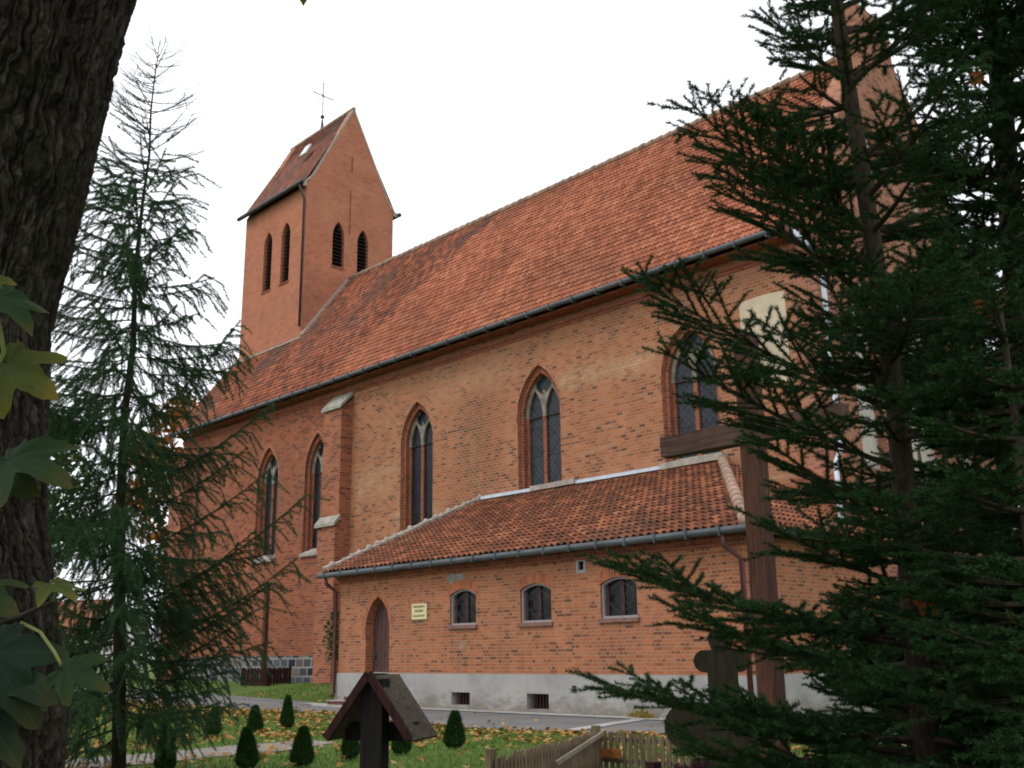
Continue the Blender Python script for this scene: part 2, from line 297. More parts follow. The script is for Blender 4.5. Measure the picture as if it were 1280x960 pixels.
def bark_mat():
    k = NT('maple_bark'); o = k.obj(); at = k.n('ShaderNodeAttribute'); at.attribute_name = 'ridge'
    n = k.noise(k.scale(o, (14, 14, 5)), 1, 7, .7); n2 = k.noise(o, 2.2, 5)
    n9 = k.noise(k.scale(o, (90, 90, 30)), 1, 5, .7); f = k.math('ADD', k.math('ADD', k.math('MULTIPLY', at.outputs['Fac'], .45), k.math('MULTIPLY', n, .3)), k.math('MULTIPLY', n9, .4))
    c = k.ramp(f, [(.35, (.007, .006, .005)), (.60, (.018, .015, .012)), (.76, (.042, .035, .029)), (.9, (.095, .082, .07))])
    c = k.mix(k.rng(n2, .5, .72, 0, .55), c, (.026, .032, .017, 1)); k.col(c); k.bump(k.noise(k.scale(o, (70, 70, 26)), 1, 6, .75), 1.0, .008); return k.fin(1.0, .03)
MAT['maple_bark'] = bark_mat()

# ================================================================ geometry helpers
class MB:
    def __init__(s): s.v = []; s.f = []; s.uv = None
    def add(s, vs, fs):
        o = len(s.v); s.v += [tuple(map(float, p)) for p in vs]; s.f += [tuple(o+i for i in q) for q in fs]; return s
    def box(s, x0, x1, y0, y1, z0, z1):
        return s.add([(x, y, z) for z in (z0, z1) for y in (y0, y1) for x in (x0, x1)], [(0, 2, 3, 1), (4, 5, 7, 6), (0, 1, 5, 4), (1, 3, 7, 5), (3, 2, 6, 7), (2, 0, 4, 6)])
    def bar(s, a, b, wdt, hgt, up=(0, 0, 1)):
        a = Vector(a); b = Vector(b); d = (b-a).normalized(); u = Vector(up); sd = d.cross(u)
        if sd.length < 1e-4: sd = d.cross(Vector((0, 1, 0)))
        sd.normalize(); u = sd.cross(d); vs = []
        for p in (a, b):
            for i, j in ((-1, -1), (1, -1), (1, 1), (-1, 1)): vs.append(p+sd*(i*wdt/2)+u*(j*hgt/2))
        return s.add(vs, [(0, 1, 2, 3), (7, 6, 5, 4), (0, 4, 5, 1), (1, 5, 6, 2), (2, 6, 7, 3), (3, 7, 4, 0)])
    def prism(s, pts, ext):
        """closed polygon pts (3D, planar) extruded by vector ext"""
        n = len(pts); e = Vector(ext); a = [Vector(p) for p in pts]; b = [p+e for p in a]
        nn = Vector((0, 0, 0))
        for i in range(n): nn += a[i].cross(a[(i+1) % n])
        fl = nn.dot(e) > 0
        f0 = tuple(range(n)); f1 = tuple(range(n, 2*n)); fs = [f0[::-1] if fl else f0, f1 if fl else f1[::-1]]
        for i in range(n):
            j = (i+1) % n; q = (i, j, n+j, n+i); fs.append(q if fl else q[::-1])
        return s.add(a+b, fs)
    def tube(s, pts, rad, n=8, cap=True):
        pts = [Vector(p) for p in pts]; m = len(pts)
        if not hasattr(rad, '__len__'): rad = [rad]*m
        vs = []; fs = []; ref = None
        for i, p in enumerate(pts):
            d = (pts[min(i+1, m-1)]-pts[max(i-1, 0)]).normalized()
            if ref is None: ref = Vector((0, 0, 1)) if abs(d.z) < .9 else Vector((1, 0, 0))
            a = d.cross(ref).normalized(); b = a.cross(d).normalized(); ref = b
            for j in range(n):
                t = 2*math.pi*j/n; vs.append(p+(a*math.cos(t)+b*math.sin(t))*rad[i])
        for i in range(m-1):
            for j in range(n):
                k = (j+1) % n; fs.append((i*n+j, i*n+k, (i+1)*n+k, (i+1)*n+j))
        if cap: fs.append(tuple(range(n))[::-1]); fs.append(tuple((m-1)*n+j for j in range(n)))
        return s.add(vs, fs)
    def ball(s, c, r, nu=10, nv=6):
        vs = []; fs = []
        for i in range(nv+1):
            t = math.pi*i/nv
            for j in range(nu):
                q = 2*math.pi*j/nu; vs.append((c[0]+r*math.sin(t)*math.cos(q), c[1]+r*math.sin(t)*math.sin(q), c[2]+r*math.cos(t)))
        for i in range(nv):
            for j in range(nu): k = (j+1) % nu; fs.append((i*nu+j, (i+1)*nu+j, (i+1)*nu+k, i*nu+k))
        return s.add(vs, fs)
    def build(s, name, mat, parent=None, base=(0, 0, 0), smooth=False):
        return mk(name, s.v, s.f, mat, parent, base, smooth, s.uv)

def mk(name, v, f, mat, parent=None, base=(0, 0, 0), smooth=False, uv=None):
    me = bpy.data.meshes.new(name); bs = Vector(base)
    me.from_pydata([(p[0]-bs.x, p[1]-bs.y, p[2]-bs.z) for p in v], [], f); me.update()
    ul = me.uv_layers.new(name='UVMap')
    nl = len(me.loops); li = np.empty(nl, np.int32); me.loops.foreach_get('vertex_index', li)
    if uv is not None: res = np.asarray(uv, np.float32)[li]
    else:
        npoly = len(me.polygons); nor = np.empty(npoly*3, np.float32); me.polygons.foreach_get('normal', nor); nor = nor.reshape(-1, 3).astype(float)
        ltot = np.empty(npoly, np.int32); me.polygons.foreach_get('loop_total', ltot); ln = np.repeat(nor, ltot, axis=0)
        co = np.array(v, float)[li]
        flat = np.abs(ln[:, 2]) > .98
        t = np.stack([-ln[:, 1], ln[:, 0], np.zeros(nl)], 1); t[flat] = (1, 0, 0); t /= np.linalg.norm(t, axis=1, keepdims=True)+1e-9
        b = np.cross(ln, t); b[flat] = (0, 1, 0)
        res = np.stack([(co*t).sum(1), (co*b).sum(1)], 1)
    ul.data.foreach_set('uv', np.ascontiguousarray(res, np.float32).ravel())
    if smooth: me.polygons.foreach_set('use_smooth', np.ones(len(me.polygons), bool))
    if mat: me.materials.append(MAT[mat] if isinstance(mat, str) else mat)
    o = bpy.data.objects.new(name, me); col.objects.link(o)
    if parent is not None: o.parent = parent
    else: o.location = bs
    return o

def tris(name, V, mat, parent=None, base=(0, 0, 0), nper=3):
    """V: (N, nper, 3) array of loose faces"""
    N = V.shape[0]; me = bpy.data.meshes.new(name)
    me.vertices.add(N*nper); me.vertices.foreach_set('co', (V.reshape(-1, 3)-np.array(base)).astype(np.float32).ravel())
    me.loops.add(N*nper); me.loops.foreach_set('vertex_index', np.arange(N*nper, dtype=np.int32))
    me.polygons.add(N); me.polygons.foreach_set('loop_start', np.arange(0, N*nper, nper, dtype=np.int32))
    me.update(calc_edges=True); me.validate()
    me.materials.append(MAT[mat])
    o = bpy.data.objects.new(name, me); col.objects.link(o)
    if parent is not None: o.parent = parent
    else: o.location = base
    return o

def thing(name, label, cat, loc, group=None):
    o = bpy.data.objects.new(name, None); col.objects.link(o); o.location = loc; o.empty_display_size = .2
    o['label'] = label; o['category'] = cat
    if group: o['group'] = group
    return o
def tag(o, label, cat, group=None):
    o['label'] = label; o['category'] = cat
    if group: o['group'] = group
    return o
def kind(o, k): o['kind'] = k; return o

def arch(cx, z0, zs, za, wd, n=10):
    """pointed-arch outline, counter-clockwise from bottom left: list of (u, z)"""
    h = wd/2; H = za-zs; d = (H*H-h*h)/(2*h); Rr = h+d          # two arcs centred at cx+-d
    P = [(cx-h, z0), (cx+h, z0), (cx+h, zs)]
    a1 = math.asin(min(1, H/Rr)) if Rr > 0 else 0
    for i in range(1, n+1):
        a = a1*i/n; P.append((cx-d+Rr*math.cos(a), zs+Rr*math.sin(a)))
    for i in range(n-1, -1, -1):
        a = a1*i/n; P.append((cx+d-Rr*math.cos(a), zs+Rr*math.sin(a)))
    return P
def circ(cx, cz, r, n=18): return [(cx+r*math.cos(2*math.pi*i/n), cz+r*math.sin(2*math.pi*i/n)) for i in range(n)]
def ring(o, i): return o[1:]+[o[0], i[0]]+i[1:][::-1]
def rect(u0, u1, z0, z1): return [(u0, z0), (u1, z0), (u1, z1), (u0, z1)]
def segarch(u0, u1, z0, z1, rise, n=8):
    P = [(u0, z0), (u1, z0)]; c = (u0+u1)/2; h = (u1-u0)/2
    for i in range(n+1):
        x = h-2*h*i/n; P.append((c+x, z1-rise*(x/h)**2))
    return P
def slab(mb, outer, holes, axis, front, thick):
    """flat plate with holes; axis 'Y': u=x, face at y=front looking -Y, thickness toward +Y. axis 'X': u=y, face at x=front looking +X, thickness toward -X"""
    cu = bpy.data.curves.new('tmp', 'CURVE'); cu.dimensions = '2D'; cu.fill_mode = 'BOTH'; cu.extrude = thick/2
    for pl in [outer]+list(holes):
        sp = cu.splines.new('POLY'); sp.points.add(len(pl)-1); sp.use_cyclic_u = True
        for q, (a, b) in zip(sp.points, pl): q.co = (a, b, 0, 1)
    ob = bpy.data.objects.new('tmp', cu); col.objects.link(ob)
    dg = bpy.context.evaluated_depsgraph_get(); dg.update(); me = bpy.data.meshes.new_from_object(ob.evaluated_get(dg))
    vs = []
    for v in me.vertices:
        u, z, w_ = v.co
        if axis == 'Y': vs.append((u, front+thick/2-w_, z))      # +w faces -Y
        else: vs.append((front-thick/2+w_, u, z))
    fs = [tuple(p.vertices) for p in me.polygons]
    mb.add(vs, fs)
    bpy.data.objects.remove(ob); bpy.data.curves.remove(cu); bpy.data.meshes.remove(me)
    return mb

def pantiles(A, B, up, length, tw, th, urange, amp=.05, step=.034, ns=6):
    """real tile courses. A->B eave line, up = unit slope vector, urange(v)->(u0,u1) metres along the eave at height v"""
    A = Vector(A); B = Vector(B); t = (B-A).normalized(); up = Vector(up).normalized(); nrm = t.cross(up).normalized()
    if nrm.z < 0: nrm = -nrm
    V = []; F = []; UV = []; rows = int(math.ceil(length/th)); rg = random.Random(5)
    for r in range(rows):
        v0 = r*th-.03; v1 = min((r+1)*th+.02, length); u0, u1 = urange(r*th+th*.5)
        if u1-u0 < tw*.5: continue
        i0 = math.floor(u0/tw*ns); i1 = math.ceil(u1/tw*ns); o = len(V)
        sag = .012*math.sin(r*1.7)
        for i in range(i0, i1+1):
            u = i*tw/ns; ph = 2*math.pi*(i % ns)/ns; jit = .006*math.sin(i//ns*12.9898+r*78.233)
            prof = amp*(.5+.5*math.cos(ph)); p = A+t*u
            for (vv, hh) in ((v0, prof+step+jit-.022), (v0, prof+step+jit), (v1, prof*.8)):
                V.append(p+up*vv+nrm*hh); UV.append((u+1e-4, max(vv, r*th+.01) if vv == v0 else (r+1)*th-.02))
        n = i1-i0+1
        for k in range(n-1):
            a = o+k*3; b = a+3
            F.append((a, b, b+1, a+1)); F.append((a+1, b+1, b+2, a+2))
    m = MB(); m.v = [tuple(p) for p in V]; m.f = F; m.uv = UV
    return m

# ================================================================ ground and setting
def sm(t): t = max(0., min(1., t)); return t*t*(3-2*t)
def gz(x, y): return .10+.33*sm((y-18.3)/4.5)*sm((-24.8-x)/2.5) - .12*sm((6-math.hypot(x, y))/5)
def grid(name, xs, ys, mat, dz=0., base=(0, 0, 0)):
    v = [(x, y, gz(x, y)+dz) for y in ys for x in xs]; n = len(xs)
    f = [(j*n+i, j*n+i+1, (j+1)*n+i+1, (j+1)*n+i) for j in range(len(ys)-1) for i in range(n-1)]
    return mk(name, v, f, mat, None, base)
xs = [-900, -400, -150, -80]+list(np.arange(-60, 21, 1.0))+[40, 100, 300, 900]
ys = [-900, -300, -80, -30]+list(np.arange(-10, 41, 1.0))+[60, 120, 300, 900]
kind(grid('ground', xs, ys, 'ground'), 'structure')

def strip(name, near, far, mat, dz, nsub=1):
    v = []; f = []
    for (a, b) in zip(near, far):
        for k in range(nsub+1):
            t = k/nsub; x = a[0]+(b[0]-a[0])*t; y = a[1]+(b[1]-a[1])*t; v.append((x, y, gz(x, y)+dz))
    n = nsub+1
    for i in range(len(near)-1):
        for k in range(nsub): f.append((i*n+k, (i+1)*n+k, (i+1)*n+k+1, i*n+k+1))
    return mk(name, v, f, mat)
rn = [(-80, 16.0), (-45, 15.4), (-36, 15.2), (-27.2, 14.3), (-24, 14.55), (-21.5, 14.7), (-18.5, 13.9), (-15.4, 13.2), (-13, 13.5), (-11, 14.2), (-6, 14.4), (20, 14.4)]
rf = [(-80, 20.5), (-45, 19.9), (-36, 19.2), (-30.5, 18.4), (-27, 17.8), (-25.2, 17.0), (-21, 16.8), (-16, 16.8), (-13, 16.8), (-11, 16.8), (-6, 17.3), (20, 17.3)]
kind(strip('road', rn, rf, 'road', .02, 4), 'structure')
kind(strip('pavement', [(-26.2, 16.75), (-10.9, 16.72)], [(-26.2, 17.25), (-10.9, 17.25)], 'concrete', .036, 1), 'structure')
kind(strip('drain_channel', [(-12.95, 13.5), (-13.9, 16.7)], [(-12.6, 13.5), (-13.55, 16.7)], 'concrete', .034, 4), 'structure')
kind(strip('path', [(-14.9, 3), (-15.1, 5), (-15.0, 7.3), (-15.25, 8.6), (-15.1, 9.9)], [(-13.6, 3), (-13.4, 5), (-13.7, 7.3), (-13.75, 8.6), (-14.3, 9.9)], 'gravel', .012, 6), 'structure')

# ================================================================ CHURCH
YC = 23.2; XE, XW = -12.5, -47.5
RY, RZ, EZ, EY = 28.6, 20.06, 12.10, 22.62
SL = (RZ-EZ)/(RY-EY)
CB = (-30, 28.6, .2)
church = thing('church', 'long brick church with steep orange tiled roof and gabled bell tower', 'church', CB)
cw = [(-29.0, 5.0, 9.0, 10.5, 1.86), (-22.72, 6.1, 9.0, 10.58, 1.95), (-16.72, 6.5, 9.05, 10.6, 1.95)]
ww = [(-39.35, 5.45, 8.85, 10.35, 1.75), (-35.55, 5.45, 8.85, 10.4, 1.7)]
XS = -33.6
m = MB(); slab(m, rect(XS, XE-.8, .0, 12.0), [arch(*a) for a in cw], 'Y', YC, .5)
m.build('south_wall', 'nave_brick', church, CB)
m = MB(); slab(m, rect(XW, XS, .0, 12.0), [arch(*a) for a in ww], 'Y', YC+.004, .5)
m.build('west_bay_wall', 'west_brick', church, CB)['label'] = 'redder brick wall of the western bays'
m = MB(); m.box(XW, XW+.5, YC+.5, 34, 0, 11.75).box(XW, XE, 33.5, 34, 0, 11.75).box(XW+.5, XE-.5, YC+.9, YC+1.0, 4.5, 11.0)
m.add([(XW, YC, 11.75), (XW, 34, 11.75), (XW, RY, RZ-.15), (XW+.5, YC, 11.75), (XW+.5, 34, 11.75), (XW+.5, RY, RZ-.15)], [(0, 2, 1), (3, 4, 5), (0, 3, 5, 2), (1, 2, 5, 4)])
m.build('rear_wall', 'west_brick', church, CB)
# cornice: corbelled courses under the eave
m = MB(); m.box(XW-.02, XE-.55, YC-.03, YC+.3, 11.60, 11.70).box(XW-.02, XE-.55, YC-.07, YC+.3, 11.70, 11.84).box(XW-.02, XE-.55, YC-.48, YC+.3, 11.98, 12.04)
m.build('cornice', 'trim_brick', church, CB)
# granite base course
m = MB(); m.box(XW-.1, -25.2, YC-.10, YC+.2, 0, 1.45); m.build('granite_plinth', 'granite', church, CB)
# windows
def gothic(cx, z0, zs, za, wd, par, base, glassm, recess=.30, low=None):
    fr = MB(); i = .15; a = (wd-2*i)
    k = (za-zs)
    inner = arch(cx, z0, zs, zs+k*(a/wd), a)
    slab(fr, arch(cx, z0, zs, za, wd+.02), [[(u, z+.002 if j > 1 else z+.03) for j, (u, z) in enumerate(inner)]], 'Y', YC+.13, .16)
    wn_ = fr.build('window', 'trim_brick', par, base)
    # brick jamb ribs and mullion below the springing
    mu = MB(); hz = zs-.1
    mu.box(cx-.07, cx+.07, YC+recess-.02, YC+recess+.14, z0, hz)
    for s in (-1, 1): mu.box(cx+s*(a/2)-(.11 if s > 0 else 0), cx+s*(a/2)+(0 if s > 0 else .11), YC+recess-.02, YC+recess+.14, z0, hz)
    mu.build('mullion', 'trim_brick', wn_, base)
    # plaster tracery head: two lancets and a circle
    g = a/2-.11-.07; c1 = cx-.07-g/2; c2 = cx+.07+g/2; zt = zs+k*(a/wd)
    lh = hz+.01; ls = hz+.10; la = hz+.10+g*1.25
    cr = a*.235; cz = la+cr*.62
    tr = MB()
    slab(tr, arch(cx, hz, zs, zt, a), [arch(c1, lh-.006, ls, la, g), arch(c2, lh-.006, ls, la, g), circ(cx, cz, cr)], 'Y', YC+recess-.04, .13)
    # cusps of the round light
    for q in range(3):
        t = R_(90+120*q+60); tr.box(cx+cr*.8*math.cos(t)-.05, cx+cr*.8*math.cos(t)+.05, YC+recess-.02, YC+recess+.06, cz+cr*.8*math.sin(t)-.05, cz+cr*.8*math.sin(t)+.05)
    tr.build('tracery', 'tracery', wn_, base)
    gl = MB(); slab(gl, arch(cx, z0, zs, zt, a), [], 'Y', YC+recess+.05, .03); gl.build('glass', glassm, wn_, base)
    sl_ = MB(); sl_.prism([(cx-wd/2-.06, YC-.10, z0-.02), (cx-wd/2-.06, YC+recess, z0+.22), (cx-wd/2-.06, YC+recess, z0-.10), (cx-wd/2-.06, YC-.10, z0-.12)], (wd+.12, 0, 0))
    sl_.build('sill', 'stone_cap', wn_, base)
    # brick arch ring flush with the wall, 6 mm proud
    rg_ = MB(); slab(rg_, ring(arch(cx, zs-.4, zs, za+.10, wd+.16), arch(cx, zs-.4, zs, za, wd)), [], 'Y', YC-.006, .03); rg_.build('arch_ring', 'ring_brick', wn_, base)
    return wn_
for j, a in enumerate(cw): gothic(*a, church, CB, 'lead_glass' if j else 'dark_glass')
for a in ww: gothic(*a, church, CB, 'dark_glass')
# coloured fragment of stained glass low in the third window
m = MB(); m.box(-16.62, -16.05, YC+.325, YC+.345, 6.78, 7.35)
k = NT('stained_glass'); v_ = k.n('ShaderNodeTexVoronoi'); v_.inputs['Scale'].default_value = 6; k.l(k.obj(), v_.inputs['Vector'])
k.col(k.ramp(v_.outputs['Color'], [(0, (.06, .08, .35)), (.4, (.55, .6, .75)), (.7, (.25, .3, .6)), (1, (.7, .72, .75))], 'CONSTANT')); MAT['stained'] = k.fin(.3, .5)
m.build('stained_pane', 'stained', church, CB)
# buttress between the bays
m = MB(); bx0, bx1 = -34.3, -33.1
m.prism([(bx0, YC+.2, 0), (bx0, 22.53, 0), (bx0, 22.53, 6.28), (bx0, 22.68, 6.5), (bx0, 22.68, 10.95), (bx0, YC+.2, 11.5)], (bx1-bx0, 0, 0))
bt = m.build('buttress', 'buttress_brick', church, CB)
m = MB(); m.prism([(bx0-.08, YC-.02, 11.52), (bx0-.08, 22.58, 10.92), (bx0-.08, 22.58, 11.05), (bx0-.08, YC-.02, 11.68)], (bx1-bx0+.16, 0, 0)); m.build('cap', 'stone_cap', bt, CB)
m = MB(); m.prism([(bx0-.09, 22.70, 6.52), (bx0-.09, 22.43, 6.26), (bx0-.09, 22.43, 6.38), (bx0-.09, 22.70, 6.72)], (bx1-bx0+.18, 0, 0)); m.build('cap', 'stone_cap', bt, CB)
m = MB(); m.prism([(-47.6, YC+.2, 0), (-47.6, 22.7, 0), (-47.6, 22.7, 10.6), (-47.6, YC+.2, 11.3)], (1.3, 0, 0)); m.build('buttress', 'buttress_brick', church, CB)
m = MB(); m.prism([(XE-.9, YC+.2, 0), (XE-.9, 22.9, 0), (XE-.9, 22.9, 5.6), (XE-.9, YC+.2, 6.2)], (1.2, 0, 0)); m.build('buttress', 'buttress_brick', church, CB)
# blind plastered window on the east bay and plaster niches of the east gable
m = MB(); m.prism([(u, YC-.008, z) for (u, z) in segarch(-14.9, -13.48, 8.2, 10.72, .06)], (0, .03, 0)); m.build('plaster_panel', 'cream_plaster', church, CB)
# east gable
GY0, GY1 = 23.2, 34.0
m = MB(); GX = XE
gz_ = lambda y: RZ+.55-SL*abs(y-RY)
op = [(GY0, 0), (GY1, 0), (GY1, gz_(GY1)-.1), (RY+.75, gz_(RY+.75)), (RY+.75, 20.9), (RY-1.45, 20.9), (RY-1.45, gz_(RY-1.45)), (GY0, gz_(GY0)-.1)]
nich = [arch(25.4, 6.0, 9.6, 10.9, 1.3), arch(31.4, 6.0, 9.6, 10.9, 1.3), arch(28.6, 5.5, 11.0, 12.6, 1.9), arch(27.1, 14.3, 16.0, 16.8, .8), arch(30.1, 14.3, 16.0, 16.8, .8)]
slab(m, op, nich, 'X', GX, .3); m.prism([(GX-.8, y, z) for y, z in op], (.49, 0, 0))
gb = m.build('east_gable', 'gable_brick', church, CB)
for a in nich:
    m = MB(); u0 = min(p[0] for p in a)-.05; u1 = max(p[0] for p in a)+.05; z0 = min(p[1] for p in a)-.05; z1 = max(p[1] for p in a)+.05
    m.box(GX-.29, GX-.22, u0, u1, z0, z1); m.build('niche_plaster', 'grey_plaster', gb, CB)
for s in (-1, 1):
    m = MB(); a = Vector((GX-.4, RY+s*1.5, gz_(RY+1.5)+.05)); b = Vector((GX-.4, RY+s*5.4, gz_(RY+5.4)+.05)); m.bar(a, b, .86, .08, (0, 0, 1)); m.build('coping', 'gable_brick', gb, CB)
# roofs
upS = Vector((0, RY-EY, RZ-EZ)); Ls = upS.length; upS.normalize()
XSPLIT = -33.5
split = lambda v: 12.8+.5*v+.35*math.sin(v*2.1)          # metres east of XW-.25 where the old tiles end
Ax = XW-.25
mo = pantiles((Ax, EY, EZ), (XE, EY, EZ), upS, Ls, .17, .29, lambda v: (0, round(split(v)/.17)*.17))
rf_ = mo.build('roof', 'old_tile', church, CB); rf_['label'] = 'older weathered western part of the tiled roof'
mn = pantiles((Ax, EY, EZ), (XE, EY, EZ), upS, Ls, .17, .29, lambda v: (round(split(v)/.17)*.17, XE-.75-Ax))
rf2 = mn.build('roof', 'nave_tile', church, CB); rf2['label'] = 'bright orange eastern part of the tiled roof'
m = MB(); m.add([(Ax, EY, EZ-.06), (XE-.75, EY, EZ-.06), (XE-.75, RY, RZ-.06), (Ax, RY, RZ-.06), (Ax, 34.6, EZ-.06), (XE-.75, 34.6, EZ-.06)], [(0, 1, 2, 3), (3, 2, 5, 4)])
m.build('roof_boarding', 'dark_wood', church, CB)
m = MB(); rgx = random.Random(2); x = -41.3
while x < XE-.8:
    l = .42; m.tube([(x, RY, RZ+.02+rgx.uniform(-.015, .015)), (x+l*.97, RY, RZ+.045+rgx.uniform(-.015, .015))], [.14, .16], 9); x += l
m.build('ridge', 'ridge_tile', church, CB, True)
# gutter, brackets and rain pipes
m = MB(); m.tube([(Ax, EY-.10, EZ-.02), (XE-.7, EY-.10, EZ+.03)], .08, 10)
x = Ax+.3
while x < XE-.8: m.box(x, x+.025, EY-.2, EY+.1, EZ-.12, EZ+.085); x += 1.0
m.build('gutter', 'zinc', church, CB, False)
m = MB(); m.tube([(-45.6, EY-.1, EZ-.1), (-45.6, EY+.1, EZ-.5), (-45.6, YC-.1, EZ-.9), (-45.6, YC-.1, .4)], .06, 8); m.build('downpipe', 'zinc', church, CB, True)
m = MB(); m.tube([(-12.72, EY-.1, EZ-.05), (-12.45, EY+.2, EZ-.6), (-12.28, YC-.12, EZ-1.1), (-12.24, YC-.12, 6.2), (-12.24, YC-.42, 5.8), (-12.24, YC-.42, .3)], .07, 8); m.build('downpipe', 'pale_zinc', church, CB, True)

# ---- tower
TX0, TX1, TY0, TY1 = -47.35, -41.4, 25.87, 31.33; TE = 24.55; TRZ = 29.72; TC = (TY0+TY1)/2
es = [arch(27.87, 20.6, 22.25, 23.08, .72), arch(29.40, 20.6, 22.25, 23.06, .70)]
ss = [arch(-44.93, 19.75, 22.3, 23.05, .82), arch(-43.2, 19.75, 22.3, 23.05, .82)]
m = MB()
gab = [(TY0, 12), (TY1, 12), (TY1, TE), (TC+.06, TRZ+.08), (TC-.06, TRZ+.08), (TY0, TE)]
slab(m, gab, es, 'X', TX1, .4); m.prism([(TX0, y, z) for y, z in gab], (.4, 0, 0))
slab(m, rect(TX0+.4, TX1-.4, 12, TE), ss, 'Y', TY0+.003, .4); m.box(TX0+.4, TX1-.4, TY1-.4, TY1-.003, 12, TE)
tw = m.build('tower', 'tower_brick', church, CB)
def louvre(axis, cx, z0, zs, za, wd, fr_):
    m = MB()
    slab(m, arch(cx, z0, zs, za, wd), [], axis, fr_-.34 if axis == 'X' else fr_+.34, .03)
    z = z0+.12
    while z < za-.12:
        hw = wd/2-.03 if z < zs else max(.03, (wd/2)*math.sqrt(max(0, 1-((z-zs)/(za-zs))**1.6))-.03)
        if axis == 'X': m.bar((fr_-.20, cx-hw, z), (fr_-.20, cx+hw, z), .2, .03, (.6, 0, 1))
        else: m.bar((cx-hw, fr_+.20, z), (cx+hw, fr_+.20, z), .2, .03, (0, -.6, 1))
        z += .2
    m.build('louvre', 'louvre', tw, CB)
    m = MB()
    if axis == 'X': m.box(fr_-.3, fr_+.04, cx-wd/2-.03, cx+wd/2+.03, z0-.08, z0+.01)
    else: m.box(cx-wd/2-.03, cx+wd/2+.03, fr_-.04, fr_+.3, z0-.08, z0+.01)
    m.build('sill', 'trim_brick', tw, CB)
for a in ((27.87, 20.6, 22.25, 23.08, .72), (29.40, 20.6, 22.25, 23.06, .70)): louvre('X', *a, TX1)
for a in ((-44.93, 19.75, 22.3, 23.05, .82), (-43.2, 19.75, 22.3, 23.05, .82)): louvre('Y', *a, TY0)
# tower roof with a slight kick at the eaves
kick = (TY0+.35, TE+.62); tl = math.hypot(TC-kick[0], TRZ-kick[1])
u1 = Vector((0, TC-kick[0], TRZ-kick[1])); u0_ = Vector((0, kick[0]-(TY0-.28), kick[1]-(TE-.02)))
ma = pantiles((TX0-.2, kick[0], kick[1]), (TX1, kick[0], kick[1]), u1, tl, .17, .29, lambda v: (0, TX1-TX0+.14))
mb_ = pantiles((TX0-.2, TY0-.28, TE-.02), (TX1, TY0-.28, TE-.02), u0_, u0_.length, .17, .29, lambda v: (0, TX1-TX0+.14))
o_ = len(ma.v); ma.v += mb_.v; ma.f += [tuple(i+o_ for i in q) for q in mb_.f]; ma.uv += mb_.uv
ma.build('tower_roof', 'tower_tile', tw, CB)
m = MB(); m.add([(TX0-.2, TY1+.3, TE-.05), (TX1-.05, TY1+.3, TE-.05), (TX1-.05, TC, TRZ), (TX0-.2, TC, TRZ), (TX0-.2, TY0-.28, TE-.1), (TX1-.05, TY0-.28, TE-.1)], [(0, 3, 2, 1), (3, 4, 5, 2)]); m.build('roof_boarding', 'tower_tile', tw, CB)
m = MB(); m.tube([(TX0-.2, TC, TRZ+.05), (TX1+.03, TC, TRZ+.12)], .11, 8)
m.build('ridge', 'ridge_tile', tw, CB)
for s, y0 in ((1, TY0), (-1, TY1)):
    m = MB(); pts = [(TX1-.03, y0-s*.16, TE+.02), (TX1-.03, y0+s*.35, TE+.66), (TX1-.03, TC, TRZ+.1)]
    m.bar(pts[0], pts[1], .10, .09, (1, 0, 0)); m.bar(pts[1], pts[2], .10, .09, (1, 0, 0)); m.build('verge', 'mortar', tw, CB)
for y in (TY0-.36, TY1+.36):
    m = MB(); m.tube([(TX0-.25, y, TE-.03), (TX1+.10, y, TE+.02)], .11, 10); m.ball((TX1+.1, y, TE+.02), .12); m.build('gutter', 'dark_metal', tw, CB)
for y in (TY0-.25, TY1+.02):
    m = MB(); m.box(TX1-.1, TX1+.05, y, y+.23, TE-.12, TE+.1); m.build('eave_stone', 'mortar', tw, CB)
m = MB(); m.tube([(TX1-.1, TY0-.36, TE-.1), (TX1-.02, TY0-.3, TE-.45), (TX1-.06, TY0-.09, TE-.75), (TX1-.06, TY0-.09, 17.0)], .055, 8); m.build('downpipe', 'dark_metal', tw, CB, True)
m = MB(); c = Vector((-43.55, 27.16, 27.62)); nS = Vector((0, -u1.z, u1.y)).normalized(); uu = u1.normalized()
m.prism([c+Vector((-.28, 0, 0))-uu*.38+nS*.09, c+Vector((.28, 0, 0))-uu*.38+nS*.09, c+Vector((.28, 0, 0))+uu*.38+nS*.09, c+Vector((-.28, 0, 0))+uu*.38+nS*.09], nS*.08)
MAT['skylight'] = plain('skylight_glass', (.55, .6, .65), .08, .0, .05, 3, .9); m.build('skylight', 'skylight', tw, CB)
m = MB(); cx_ = -44.45
m.tube([(cx_, TC, TRZ-.1), (cx_, TC, TRZ+.25), (cx_, TC, TRZ+.7)], [.16, .09, .05], 8); m.ball((cx_, TC, TRZ+.9), .12)
m.tube([(cx_, TC, TRZ+.7), (cx_, TC, TRZ+3.0)], .026, 6); m.tube([(cx_, TC-.62, TRZ+2.22), (cx_, TC+.62, TRZ+2.22)], .026, 6)
for a_ in (-1, 1):
    for b_ in (-1, 1): m.tube([(cx_, TC+a_*.04, TRZ+2.22+b_*.04), (cx_, TC+a_*.30, TRZ+2.22+b_*.36)], .012, 5); m.ball((cx_, TC+a_*.32, TRZ+2.22+b_*.38), .03, 6, 4)
for p in ((TC-.62, 2.22), (TC+.62, 2.22), (TC, 3.0), (TC, 1.72)): m.ball((cx_, p[0], TRZ+p[1]), .045, 6, 4)
m.build('finial_cross', 'dark_metal', tw, CB)
